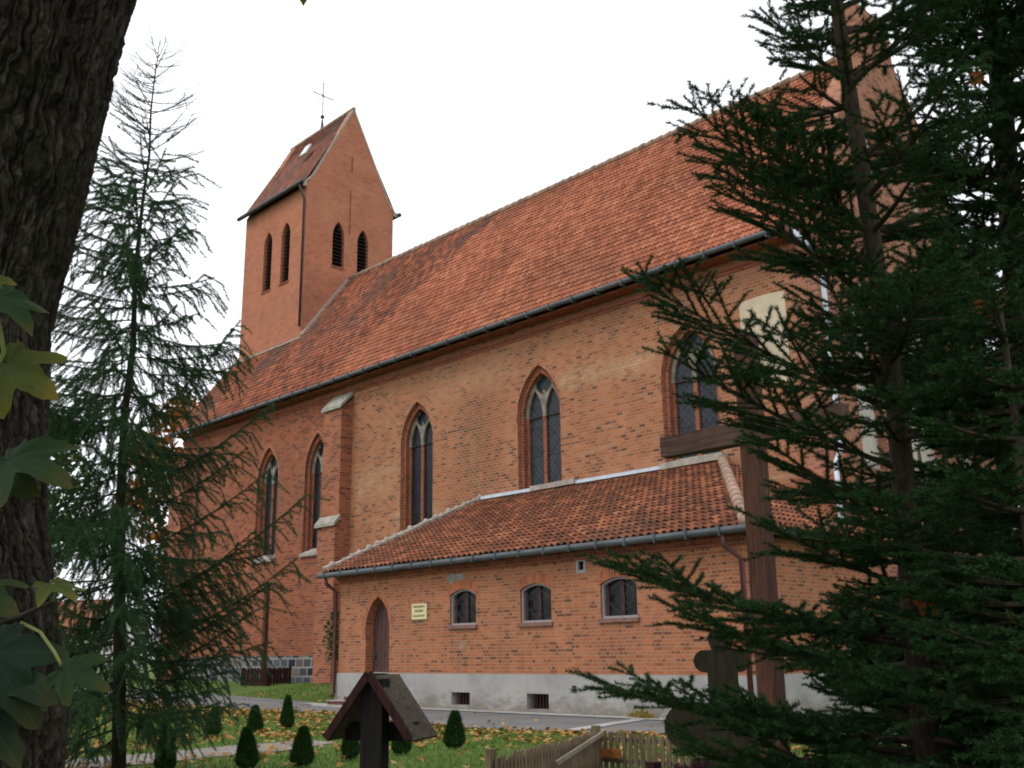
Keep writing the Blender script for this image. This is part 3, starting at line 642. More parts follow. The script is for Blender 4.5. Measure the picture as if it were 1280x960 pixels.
m = MB(); m.bar((TX1+.02, TC-.02, 26.1), (TX1+.02, TC-.02, 27.0), .05, .04, (1, 0, 0)); m.build('wall_anchor', 'trim_brick', tw, CB); m = MB(); m.bar((TX1+.02, TC-.06, 22.6), (TX1+.02, TC-.06, 25.0), .035, .03, (1, 0, 0)); m.build('wall_anchor', 'trim_brick', tw, CB)
# lead and mortar flashing where the nave roof meets the tower
m = MB(); rz = lambda y: RZ-SL*(RY-y)
m.bar((TX1+.10, TY0-.05, rz(TY0)+.08), (TX1+.10, RY-.15, rz(RY)-.05), .22, .12, (0, 0, 1)); m.build('flashing', 'mortar', church, CB); m = MB(); m.bar((TX0-.1, TY0-.10, rz(TY0-.1)+.06), (TX1+.2, TY0-.10, rz(TY0-.1)+.06), .2, .1, (0, 0, 1))
m.build('flashing', 'mortar', church, CB)

# ================================================================ ANNEX
YA = 17.29; AX0, AX1 = -25.05, -11.45; AB = (-18, 20, .1)
annex = thing('annex', 'low orange brick annex with lean-to tiled roof and grey cement plinth', 'annex', AB)
PZ = .965; AE = 3.66
dr = arch(-23.23, PZ, 2.15, 2.99, 1.06)
aw = [(-20.20, -19.22, 2.13, 3.01, .14), (-17.66, -16.65, 2.12, 3.01, .14), (-15.15, -14.12, 2.14, 3.01, .14)]
vh = rect(-15.79, -15.60, 3.20, 3.43)
m = MB(); slab(m, rect(AX0, AX1, PZ, AE), [[(u, z-(.002 if j < 2 else 0)) for j, (u, z) in enumerate(dr)]]+[segarch(*a) for a in aw]+[vh], 'Y', YA, .4)
m.v = [(x, y, z) for x, y, z in m.v]
m.box(AX1-.4, AX1, YA+.4, 23.1, PZ, AE); m.prism([(AX0, YA+.4, PZ), (AX0, 23.1, PZ), (AX0, 23.1, 6.15), (AX0, YA+.4, 3.75)], (.4, 0, 0))
m.build('wall', 'annex_brick', annex, AB)
cel = [rect(-20.10, -19.42, .23, .53), rect(-17.46, -16.76, .20, .54)]; sv = rect(-16.05, -15.91, .57, .73)
m = MB(); slab(m, rect(AX0-.03, AX1+.03, -.1, PZ), cel+[sv, rect(-23.76, -22.70, .36, PZ+.02)], 'Y', YA-.035, .4); m.box(AX1-.37, AX1+.03, YA+.365, 23.1, -.1, PZ); m.box(AX0-.03, AX0+.37, YA+.365, 23.1, -.1, PZ)
m.build('plinth', 'plinth', annex, AB)
m = MB(); m.box(AX0-.02, AX1+.02, YA-.03, YA+.2, 3.44, 3.52).box(AX0-.04, AX1+.04, YA-.09, YA+.2, 3.52, 3.60).box(AX0-.06, AX1+.06, YA-.14, YA+.3, 3.60, 3.70); m.build('cornice', 'trim_brick', annex, AB)
# door
m = MB(); slab(m, arch(-23.23, PZ-.62, 2.15, 2.97, 1.04), [], 'Y', YA+.26, .05)
for i in range(1, 6): m.box(-23.23-.5+i*.17-.004, -23.23-.5+i*.17+.004, YA+.252, YA+.262, .4, 2.6)
do = m.build('door', 'door_wood', annex, AB)
m = MB(); m.box(-23.66, -23.62, YA+.20, YA+.26, 1.36, 1.52).bar((-23.64, YA+.2, 1.45), (-23.52, YA+.2, 1.45), .025, .025); m.build('handle', 'zinc', do, AB)
m = MB(); slab(m, ring(arch(-23.23, 1.9, 2.15, 3.14, 1.32), arch(-23.23, 1.9, 2.15, 2.99, 1.06)), [], 'Y', YA-.006, .03); m.build('door_arch', 'lintel_brick', annex, AB)
# small segmental windows
for (a, b, c_, d_, e_) in aw:
    m = MB(); slab(m, segarch(a, b, c_, d_, e_), [segarch(a+.048, b-.048, c_+.048, d_-.045, e_*.9)], 'Y', YA+.05, .1); wn_ = m.build('window', 'window_frame', annex, AB)
    m = MB(); slab(m, segarch(a+.06, b-.06, c_+.06, d_-.05, e_), [], 'Y', YA+.17, .03); m.build('pane', 'pane', wn_, AB)
    m = MB(); cm = (a+b)/2; m.box(cm-.05, cm+.05, YA+.13, YA+.17, c_+.06, d_-.06).box(a+.05, a+.13, YA+.13, YA+.168, c_+.06, d_-.2).box(b-.13, b-.05, YA+.13, YA+.168, c_+.06, d_-.2); m.build('sash', 'door_wood', wn_, AB)
    m = MB()
    for q in range(3):
        x = a+.15+q*(b-a-.3)/2; m.tube([(x, YA+.09, c_+.06), (x, YA+.09, d_-.07)], .009, 5)
    for sx in (-1, 1):
        pts = [(cm+sx*.40*math.sin(t_*math.pi), YA+.09, c_+.1+t_*.68) for t_ in np.linspace(0, 1, 9)]; m.tube(pts, .009, 5)
        pts = [(cm+sx*(.22+.13*math.cos(t_)), YA+.085, c_+.42+.13*math.sin(t_)) for t_ in np.linspace(0, 6.28, 12)]; m.tube(pts, .008, 5)
    m.build('grille', 'dark_metal', wn_, AB)
    m = MB(); m.box(a-.05, b+.05, YA-.06, YA+.05, c_-.09, c_-.005); m.build('sill', 'lilac_tile', wn_, AB)
    m = MB(); slab(m, ring(segarch(a-.08, b+.08, d_-e_-.02, d_+.24, e_*1.1), segarch(a, b, d_-e_-.02, d_, e_)), [], 'Y', YA-.006, .02); m.build('lintel', 'lintel_brick', wn_, AB)
for c_ in cel:
    u0, u1_ = c_[0][0], c_[1][0]; z0, z1 = c_[0][1], c_[2][1]
    m = MB(); m.box(u0-.02, u1_+.02, YA+.24, YA+.27, z0-.02, z1+.02); ce = m.build('cellar_window', 'black', annex, AB)
    m = MB()
    for q in range(1, 7): x = u0+(u1_-u0)*q/7; m.tube([(x, YA+.10, z0), (x, YA+.10, z1)], .011, 5)
    m.build('grille', 'brown_pipe', ce, AB)
m = MB(); m.box(-16.07, -15.89, YA+.1, YA+.12, .55, .75); m.build('vent', 'black', annex, AB)
m = MB(); slab(m, rect(-15.84, -15.55, 3.15, 3.48), [rect(-15.77, -15.62, 3.22, 3.41)], 'Y', YA-.012, .06); vf = m.build('vent', 'window_frame', annex, AB)
m = MB(); m.box(-15.8, -15.59, YA+.08, YA+.1, 3.2, 3.43); m.build('void', 'black', vf, AB)
MAT['lichen'] = plain('cement_patch', (.22, .23, .20), .9, 0, .3, 4)
m = MB(); m.prism([(-20.28+.3+.32*math.cos(t)*(1+.2*math.sin(3*t)), YA-.004, 3.27+.17*math.sin(t)*(1+.2*math.cos(2*t))) for t in np.linspace(0, 6.28, 15)[:-1]], (0, .01, 0)); m.build('cement_patch', 'lichen', annex, AB)
m = MB(); m.prism([(-19.72+.14*math.cos(t), YA-.004, 1.62+.12*math.sin(t)*(1+.3*math.cos(t))) for t in np.linspace(0, 6.28, 12)[:-1]], (0, .01, 0)); MAT['spall'] = plain('spalled_brick', (.26, .17, .11), .9, 0, .3, 8); m.build('spalled_patch', 'spall', annex, AB)
# lean-to roof: verge on the west, hip on the east
E0 = Vector((-25.45, 16.98, 3.76)); TOP = 6.38
upA = Vector((0, 23.16-16.98, TOP-3.76)); LA = upA.length; upA.normalize(); XR, XRT = -11.12, -15.75
mr = pantiles(E0, (XR, E0.y, E0.z), upA, LA, .20, .30, lambda v: (0, (XR-(XR-XRT)*v/LA)-E0.x), .06, .04)
mr.build('roof', 'annex_tile', annex, AB)
upH = Vector((XRT-XR, 0, TOP-3.76)); upH.normalize(); LH = math.hypot(XRT-XR, TOP-3.76)
mh = pantiles((XR, 23.16, 3.76), (XR, 16.98, 3.76), upH, LH, .20, .30, lambda v: (0, 6.18*(1-v/LH)), .06, .04); mh.build('roof', 'annex_tile', annex, AB)
m = MB(); m.add([(E0.x+.02, E0.y, 3.71), (XR, E0.y, 3.71), (XRT, 23.16, TOP-.05), (E0.x+.02, 23.16, TOP-.05), (XR, 23.16, 3.71)], [(0, 1, 2, 3), (1, 4, 2)]); m.build('roof_boarding', 'dark_wood', annex, AB)
m = MB(); rg_ = random.Random(8)
for i in range(15):
    t0 = i/15; t1 = (i+1.08)/15; a = Vector((XR, 16.98, 3.80)); b = Vector((XRT, 23.12, TOP+.05))
    m.tube([a.lerp(b, t0)+Vector((0, 0, .03)), a.lerp(b, t1)+Vector((0, 0, .05))], [.15, .115], 9)
m.build('hip_ridge', 'ridge_tile', annex, AB, True)
m = MB()
for i in range(19):
    t0 = i/19; t1 = (i+.9)/19; a = Vector((E0.x, E0.y+.05, 3.82)); b = Vector((E0.x, 23.1, TOP+.06)); p = a.lerp(b, t0); q = a.lerp(b, t1)
    m.bar(p, q, .26+rg_.uniform(-.05, .05), .14+rg_.uniform(0, .07)); m.ball(q+Vector((rg_.uniform(-.1, .1), 0, .07)), rg_.uniform(.07, .12), 7, 5)
m.build('verge', 'mortar', annex, AB)
m = MB(); m.bar((-25.3, 23.08, TOP+.08), (-22.9, 23.08, TOP+.08), .2, .10); m.build('flashing', 'pale_zinc', annex, AB); m = MB(); m.bar((-21.0, 23.08, TOP+.08), (-17.7, 23.08, TOP+.08), .2, .10); m.build('flashing', 'pale_zinc', annex, AB)
m = MB(); m.bar((-22.9, 23.06, TOP+.09), (-21.0, 23.06, TOP+.11), .3, .16); m.build('mortar_fillet', 'mortar', annex, AB); m = MB(); m.bar((-17.7, 23.06, TOP+.09), (-15.6, 23.06, TOP+.11), .3, .18); m.build('mortar_fillet', 'mortar', annex, AB)
m = MB(); m.tube([(E0.x-.12, 16.90, 3.66), (XR+.1, 16.90, 3.70)], .075, 10)
x = E0.x+.2
while x < XR: m.box(x, x+.03, 16.81, 17.05, 3.59, 3.78); x += .8
m.build('gutter', 'zinc', annex, AB); m = MB(); m.tube([(XR+.1, 16.99, 3.7), (XR+.1, 23.1, 3.7)], .075, 8); m.build('gutter', 'zinc', annex, AB)
m = MB(); m.tube([(-25.28, 16.92, 3.6), (-25.28, 16.98, 3.42), (-25.10, YA-.10, 3.2), (-25.10, YA-.10, .42), (-25.10, YA-.2, .34)], .055, 8)
m.build('downpipe', 'brown_pipe', annex, AB, True)
m = MB(); m.tube([(-11.62, 16.92, 3.62), (-11.62, 16.98, 3.40), (-11.40, YA-.10, 3.15), (-11.40, YA-.10, .3)], .055, 8); m.build('downpipe', 'brown_pipe', annex, AB, True)
# cream notice board
sg = thing('wall_sign', 'small cream notice on the annex wall right of the arched door', 'sign', (-21.4, YA-.01, 2.33))
m = MB(); m.box(-21.71, -21.10, YA-.03, YA-.003, 2.32, 2.72); MAT['sign'] = plain('sign_cream', (.62, .55, .30), .5, 0, .06, 4); m.build('board', 'sign', sg, sg.location)
MAT['ink'] = plain('ink_faded', (.16, .15, .07), .6); rg_ = random.Random(4)
for zz, hh, xa, xb in ((2.62, .055, -21.64, -21.17), (2.51, .06, -21.58, -21.24), (2.39, .045, -21.64, -21.17)):
    x = xa; m = MB()
    while x < xb: l = rg_.uniform(.025, .05); m.box(x, min(x+l, xb), YA-.033, YA-.029, zz, zz+hh); m.box(x, min(x+l+.03, xb), YA-.0335, YA-.029, zz+.001, zz+.012); x += l+rg_.uniform(.008, .03)
    m.build('lettering', 'ink', sg, sg.location)
# steps at the door
st = thing('door_steps', 'low red and white concrete steps in front of the arched annex door', 'steps', (-23.6, 16.6, .1))
m = MB(); m.box(-24.9, -22.6, 16.35, 17.2, .1, .16); m.build('landing_slab', 'concrete', st, st.location)
m = MB(); m.box(-24.5, -22.7, 16.6, 17.22, .161, .25); m.build('step', 'step_red', st, st.location); m = MB(); m.box(-24.1, -22.7, 16.85, 17.24, .271, .36); m.build('step', 'step_red', st, st.location)
m = MB(); m.box(-24.53, -22.68, 16.57, 17.22, .25, .27); m.build('tread', 'stone_cap', st, st.location)

# ================================================================ foliage builders
def rnd(seed): return np.random.default_rng(seed)
def unit(a): return a/(np.linalg.norm(a, axis=-1, keepdims=True)+1e-9)
def needles(seg, dens, ln, wd, ang, rg, flat=.0):
    """seg: list of (p0, p1). returns (N,3,3) triangles set round each shoot axis"""
    P0 = np.array([s[0] for s in seg], float); P1 = np.array([s[1] for s in seg], float); L = np.linalg.norm(P1-P0, axis=1)
    cnt = np.maximum(1, (L*dens+rg.random(len(L))).astype(int)); idx = np.repeat(np.arange(len(L)), cnt); n = len(idx)
    t = rg.random((n, 1)); p = P0[idx]+(P1-P0)[idx]*t; ax = unit((P1-P0)[idx]); r = unit(np.cross(ax, rg.normal(size=(n, 3))))
    r = unit(r*np.array([1, 1, 1-flat])+np.array([0, 0, .15])); a = ang*(.7+.6*rg.random((n, 1)))
    d = ax*np.cos(a)+r*np.sin(a); sd = unit(np.cross(d, rg.normal(size=(n, 3)))); l = ln*(.7+.6*rg.random((n, 1)))
    return np.stack([p-sd*wd/2, p+sd*wd/2, p+d*l], 1)
def path_pt(P, z):
    for a, b in zip(P[:-1], P[1:]):
        if a[2] <= z <= b[2]:
            t = (z-a[2])/(b[2]-a[2]); return np.array([a[i]+(b[i]-a[i])*t for i in range(3)])
    return np.array(P[-1], float) if z > P[-1][2] else np.array(P[0], float)
def conifer_branch(wood, seg, p0, tip, rg, lat_step, lat_len, sub, droop, r0, nb=7):
    """curved limb p0->tip with side shoots in a flat spray"""
    p0 = np.array(p0, float); tip = np.array(tip, float); L = np.linalg.norm(tip-p0); ctrl = (p0+tip)/2+np.array([0, 0, -droop*L])
    B = lambda t: (1-t)**2*p0+2*t*(1-t)*ctrl+t*t*tip
    pts = [B(t) for t in np.linspace(0, 1, nb)]
    wood.tube(pts, [r0*(1-.8*i/(nb-1)) for i in range(nb)], 5, False)
    for i in range(1, nb-1): seg.append((pts[i], pts[i+1]))
    n = max(3, int(L/lat_step))
    for i in range(n):
        t = .16+.82*(i+.5*rg.random())/n; p = B(t); d = unit(B(min(1, t+.03))-B(max(0, t-.03))); side = unit(np.cross(d, np.array([0, 0, 1.])))
        for s in (-1, 1):
            if rg.random() < .08: continue
            l = (lat_len*L*(1-t)**.7+.10)*(.7+.5*rg.random()); dr = unit(d*(.75+.3*rg.random())+side*s*(.75+.3*rg.random())+np.array([0, 0, rg.normal()*.18+.05]))
            q = p+dr*l*.5; e = p+dr*l+np.array([0, 0, (.06 if droop >= 0 else 0)*l-.05*l*rg.random()])
            seg.append((p, q)); seg.append((q, e))
            if sub and l > .16:
                s2 = unit(np.cross(dr, np.array([0, 0, 1.])))
                for k_ in range(int(l/.10)):
                    tt = .25+.65*(k_+rg.random())/int(l/.10); pp = p+(e-p)*tt; sg_ = 1 if k_ % 2 else -1
                    seg.append((pp, pp+unit(dr*.8+s2*sg_*.75+np.array([0, 0, rg.normal()*.15]))*(l*.40*(1-tt)+.085)))
            if l > .25: wood.tube([p, q, e], [.005, .004, .002], 4, False)
def spruce(label, P, Rr, tiprange, custom, seed, dens, nl, nw, whorl, per, lenf, sectors=None, lat=.42, sub=True):
    rg = rnd(seed); base = (P[0][0], P[0][1], gz(P[0][0], P[0][1]))
    t = thing('spruce_tree', label, 'spruce', base, 'spruces in the foreground'); wood = MB(); seg = []
    wood.tube([tuple(p) for p in P], Rr, 9)
    for tip, zf in custom: conifer_branch(wood, seg, path_pt(P, zf), tip, rg, .080, lat, sub, .06, .014, 9)
    z = tiprange[0]
    while z < tiprange[1]:
        L = lenf(z)
        for j in range(per+(3 if z < 1.7 else 0)):
            az = rg.random()*2*math.pi; d = np.array([math.sin(az), math.cos(az), 0]); ll = L*(.75+.4*rg.random())
            if sectors: ll *= sectors(d, z)
            if ll < .12: continue
            zz = z+rg.normal()*.06; p0 = path_pt(P, zz); tip = p0+d*ll+np.array([0, 0, ll*(.10+.45*sm((z-2)/3)+rg.normal()*.08)])
            conifer_branch(wood, seg, p0, tip, rg, .095, lat, sub, .10, .012+.006*ll)
        z += whorl
    top = P[-1]; seg.append((np.array(P[-2], float), np.array(top, float)))
    wood.build('trunk', 'spruce_bark', t, base, True)
    tris('crown', needles(seg, dens, nl, nw, .92, rg, .2), 'spruce', t, base)
    return t
def leftsec(keep):      # shorter limbs toward the church side so the crown has the photo's outline
    ld = np.array([-.69, -.72, 0])
    return lambda d, z: keep if d@ld > .55 else 1.0
def leftsecA(d, z):     # the side toward the church is carried by the long limbs listed below
    q = d@np.array([-.69, -.72, 0])
    return (.38 if 1.5 < z < 3.3 else .6) if q > .45 else 1.05
PA = [(-2.2, 4.62, -.05), (-2.08, 4.44, 1.68), (-1.98, 4.27, 2.43), (-1.94, 4.16, 2.84), (-1.88, 3.97, 3.52), (-1.84, 3.83, 3.99), (-1.80, 3.72, 4.7), (-1.78, 3.66, 5.8)]
custA = [((-2.99, 3.45, 1.84), 1.45), ((-3.13, 3.5, 1.33), 1.0), ((-2.65, 3.36, 3.02), 2.45), ((-2.62, 3.42, 2.72), 2.2), ((-2.36, 3.36, 3.80), 3.05), ((-2.22, 3.45, 3.72), 3.2), ((-2.06, 3.54, 4.17), 3.85), ((-2.7, 3.55, 1.62), 1.3), ((-2.75, 3.6, 1.08), .85), ((-1.71, 4.44, 2.73), 2.42), ((-2.3, 3.5, 3.45), 2.9), ((-2.6, 3.7, 1.25), .95), ((-2.38, 3.75, 1.98), 1.7), ((-2.3, 3.7, 2.3), 1.95), ((-1.55, 4.1, 3.1), 2.7), ((-1.45, 4.2, 2.2), 1.8), ((-2.1, 3.6, 3.6), 3.2), ((-2.16, 3.91, 3.3), 2.42)]
spruce('young spruce in the front with its bare reddish brown trunk showing behind the wooden crosses', PA, [.07, .055, .047, .042, .036, .03, .02, .008], (.3, 5.6), custA, 3, 1400, .0195, .0034, .23, 6, lambda z: max(.2, 1.22-.18*z), leftsecA)
PB = [(-1.95, 5.75, -.05), (-1.87, 5.6, 3.1), (-1.78, 5.46, 3.8), (-1.67, 5.27, 4.6), (-1.6, 5.2, 7.5)]
spruce('tall dense spruce standing right behind the front young spruce', PB, [.09, .07, .06, .05, .01], (.3, 7.2), [], 5, 1150, .020, .0052, .2, 9, lambda z: max(.3, 1.4-.16*z), leftsec(.75))
PC = [(-1.42, 4.0, -.05), (-1.40, 3.98, 1.5), (-1.38, 3.95, 2.75)]
spruce('dark bushy spruce at the far right edge of the churchyard', PC, [.06, .035, .006], (.15, 2.7), [], 7, 1200, .016, .0050, .2, 7, lambda z: max(.32, 1.15-.3*z), leftsec(.75))
PD = [(-3.35, 7.5, -.05), (-3.32, 7.45, 1.6), (-3.3, 7.4, 2.9)]
spruce('shorter spruce deeper in the yard behind the tall one', PD, [.08, .05, .01], (.15, 2.75), [], 9, 850, .019, .008, .25, 7, lambda z: max(.2, 1.35-.4*z), None)

# larch
def larch():
    rg = rnd(21); P = [(-12.42, 5.55, .0), (-11.8, 5.03, 3.1), (-11.50, 4.86, 4.2), (-11.28, 4.80, 5.0), (-11.16, 4.70, 5.8), (-10.90, 4.61, 6.63), (-10.80, 4.60, 7.15), (-10.58, 4.48, 7.6), (-10.60, 4.50, 8.0), (-10.44, 4.46, 8.45)]
    base = (P[0][0], P[0][1], gz(P[0][0], P[0][1])); t = thing('larch_tree', 'slender larch with feathery drooping green branches beside the thick trunk', 'larch', base)
    wood = MB(); seg = []; wood.tube(P, [.09, .062, .046, .036, .027, .019, .014, .011, .008, .004], 8)
    tips = [((-10.35, 6.6, 3.25), 2.0), ((-10.45, 6.6, 2.55), 1.5), ((-11.0, 6.35, 1.95), 1.2), ((-10.4, 5.67, 5.25), 3.9), ((-10.45, 6.2, 4.35), 3.3), ((-10.6, 6.3, 3.6), 2.6), ((-10.7, 6.1, 1.7), 1.0), ((-10.9, 6.3, 2.9), 1.9), ((-11.0, 6.2, 3.9), 3.0), ((-10.9, 6.4, 2.2), 1.4)]
    lims = [(path_pt(P, zf), np.array(tp)) for tp, zf in tips]
    z = .7
    while z < 8.3:
        L = 2.5*(1-((z-.5)/8.2)**1.25)+.12
        for j in range(2 if z < 6.5 else 3):
            az = rg.random()*2*math.pi; d = np.array([math.sin(az), math.cos(az), 0]); l = L*(.55+.5*rg.random()); p = path_pt(P, z+rg.normal()*.05)
            lims.append((p, p+d*l*(.8 if d@np.array([.69, .72, 0]) > .4 and z < 4.5 else 1)+np.array([0, 0, l*(.22*rg.random()-.12+.55*sm((z-4.5)/3))])))
        z += .07
    for p0, tip in lims:
        L = np.linalg.norm(tip-p0); ctrl = (p0+tip)/2+np.array([0, 0, -.13*L]); B = lambda q: (1-q)**2*p0+2*q*(1-q)*ctrl+q*q*tip
        pts = [B(q) for q in np.linspace(0, 1, 7)]; wood.tube(pts, [.010*(L/2.5+.3)*(1-.82*i/6)+.0015 for i in range(7)], 5, False)
        for i in range(2, 6): (p0[2] < 6.9) and seg.append((pts[i], pts[i+1]))
        bare = sm((p0[2]-6.0)/1.6)
        n = int(L/.06)
        for i in range(n):
            q = .12+.86*(i+rg.random())/n; p = B(q); d = unit(B(min(1, q+.02))-B(q-.02)); side = unit(np.cross(d, np.array([0, 0, 1.])))*(1 if rg.random() < .5 else -1)
            l = (.2+.5*rg.random())*min(1, .35+L/1.4)*(1-.3*q); dr = unit(d*.55+side*.8*rg.random()+np.array([0, 0, -.75*rg.random()*(1-bare)+.2*bare]))
            e1 = p+dr*l*.5; e2 = e1+unit(dr+np.array([rg.normal()*.2, rg.normal()*.2, -.8*(1-bare)]))*l*.6
            wood.tube([p, e1, e2], [.003, .0024, .0014], 3, False)
            if rg.random() > bare*1.02 and (bare < .6 or rg.random() < .5): seg.append((p, e1)); seg.append((e1, e2))
    wood.build('trunk', 'larch_bark', t, base, True)
    tris('crown', needles(seg, 620, .030, .0062, 1.05, rg), 'larch', t, base)
larch()

# ---- deciduous trees
def leafcloud(cs, rads, n, size, rg):
    cs = np.array(cs, float); rads = np.array(rads, float); pr = rads**2; pr /= pr.sum(); i = rg.choice(len(cs), n, p=pr)
    d = unit(rg.normal(size=(n, 3))); rr = rg.random((n, 1))**.45; c = cs[i]+d*rr*rads[i][:, None]*np.array([1, 1, .8])
    a = unit(rg.normal(size=(n, 3))); b = unit(np.cross(a, rg.normal(size=(n, 3)))); s = size*(.6+.8*rg.random((n, 1)))
    return np.stack([c-a*s*.5, c+b*s*.35, c+a*s*.6, c-b*s*.35], 1)
def bgtree(name, label, cat, x, y, h, r, mat, seed, n=2600, size=.4, trunk_h=.35, group=None, nc=16):
    rg = rnd(seed); z0 = gz(x, y); t = thing(name, label, cat, (x, y, z0), group); m = MB(); top = np.array([x, y, z0+h])
    m.tube([(x, y, z0-.1), (x+.1, y, z0+h*.4), (x, y+.1, z0+h*.8)], [h*.018, h*.012, h*.004], 8); cs = []; rs = []
    for i in range(nc):
        az = rg.random()*6.28; q = rg.random(); zz = z0+h*(trunk_h+(1-trunk_h)*q*.9); rad = r*math.sin(math.pi*(.18+.75*q))*rg.uniform(.35, .85)
        c = np.array([x+rad*math.cos(az), y+rad*math.sin(az), zz]); m.tube([(x, y, zz-h*.12), tuple(c)], [h*.006, h*.002], 5, False); cs.append(c); rs.append(r*rg.uniform(.25, .45))
    m.build('trunk', 'bg_bark', t, (x, y, z0)); tris('crown', leafcloud(cs, rs, n, size, rg), mat, t, (x, y, z0), 4)
bgtree('broadleaf_tree', 'rust orange autumn tree behind the west end of the church', 'tree', -59, 29.5, 17.5, 4.2, 'rust', 31, 3000, .5)
bgtree('broadleaf_tree', 'olive green tree with some yellow leaves behind the larch', 'tree', -40, 14.0, 11.0, 2.8, 'olive', 32, 1800, .32)
bgtree('broadleaf_tree', 'golden yellow tree behind the east gable of the church', 'tree', -12.2, 41.5, 14.5, 4.0, 'gold', 33, 3600, .40)
bgtree('broadleaf_tree', 'yellow green tree seen between the spruces at the right edge', 'tree', -7.5, 33, 11.0, 3.4, 'olive', 34, 3400, .36)
bgtree('broadleaf_tree', 'low golden tree beyond the road at the left', 'tree', -62, 20.5, 5.5, 3.2, 'gold', 35, 1800, .4, .15)
bgtree('broadleaf_tree', 'olive bushy tree beyond the road left of the golden one', 'tree', -58, 14.0, 5.0, 3.2, 'olive', 36, 1800, .4, .12)
bgtree('broadleaf_tree', 'wide dark green bush by the road behind the maple trunk', 'tree', -34, 8.0, 4.2, 2.6, 'olive', 37, 2200, .26, .08)

# houses far off
def house(label, x, y, wx, wy, ze, zr, rot, wallm, roofm):
    t = thing('house', label, 'house', (x, y, .1)); t.rotation_euler.z = rot; b = (0, 0, 0)
    m = MB(); m.box(-wx/2, wx/2, -wy/2, wy/2, 0, ze); m.prism([(-wx/2, -wy/2, ze), (-wx/2, wy/2, ze), (-wx/2, 0, zr-.1)], (wx, 0, 0)); m.build('wall', wallm, t, b)
    m = MB()
    for s in (-1, 1): m.prism([(-wx/2-.3, s*(wy/2+.4), ze-.25), (-wx/2-.3, 0, zr), (-wx/2-.3, 0, zr+.15), (-wx/2-.3, s*(wy/2+.4), ze-.1)], (wx+.6, 0, 0))
    m.build('roof', roofm, t, b)
    for q in (-.3, .05, .32):
        m = MB(); m.box(q*wx-.5, q*wx+.5, -wy/2-.03, -wy/2+.05, 1.0, 2.3); m.build('window', 'pane', t, b)
MAT['render_white'] = plain('white_render', (.62, .60, .56), .9, 0, .08, 2)
house('small white house with red tiled roof far off on the left', -98, 38, 11, 8, 3.4, 6.4, R_(20), 'render_white', 'annex_tile')
house('white house far behind the spruces on the right', -20, 66, 10, 8, 5.0, 8.2, R_(-15), 'render_white', 'old_tile')

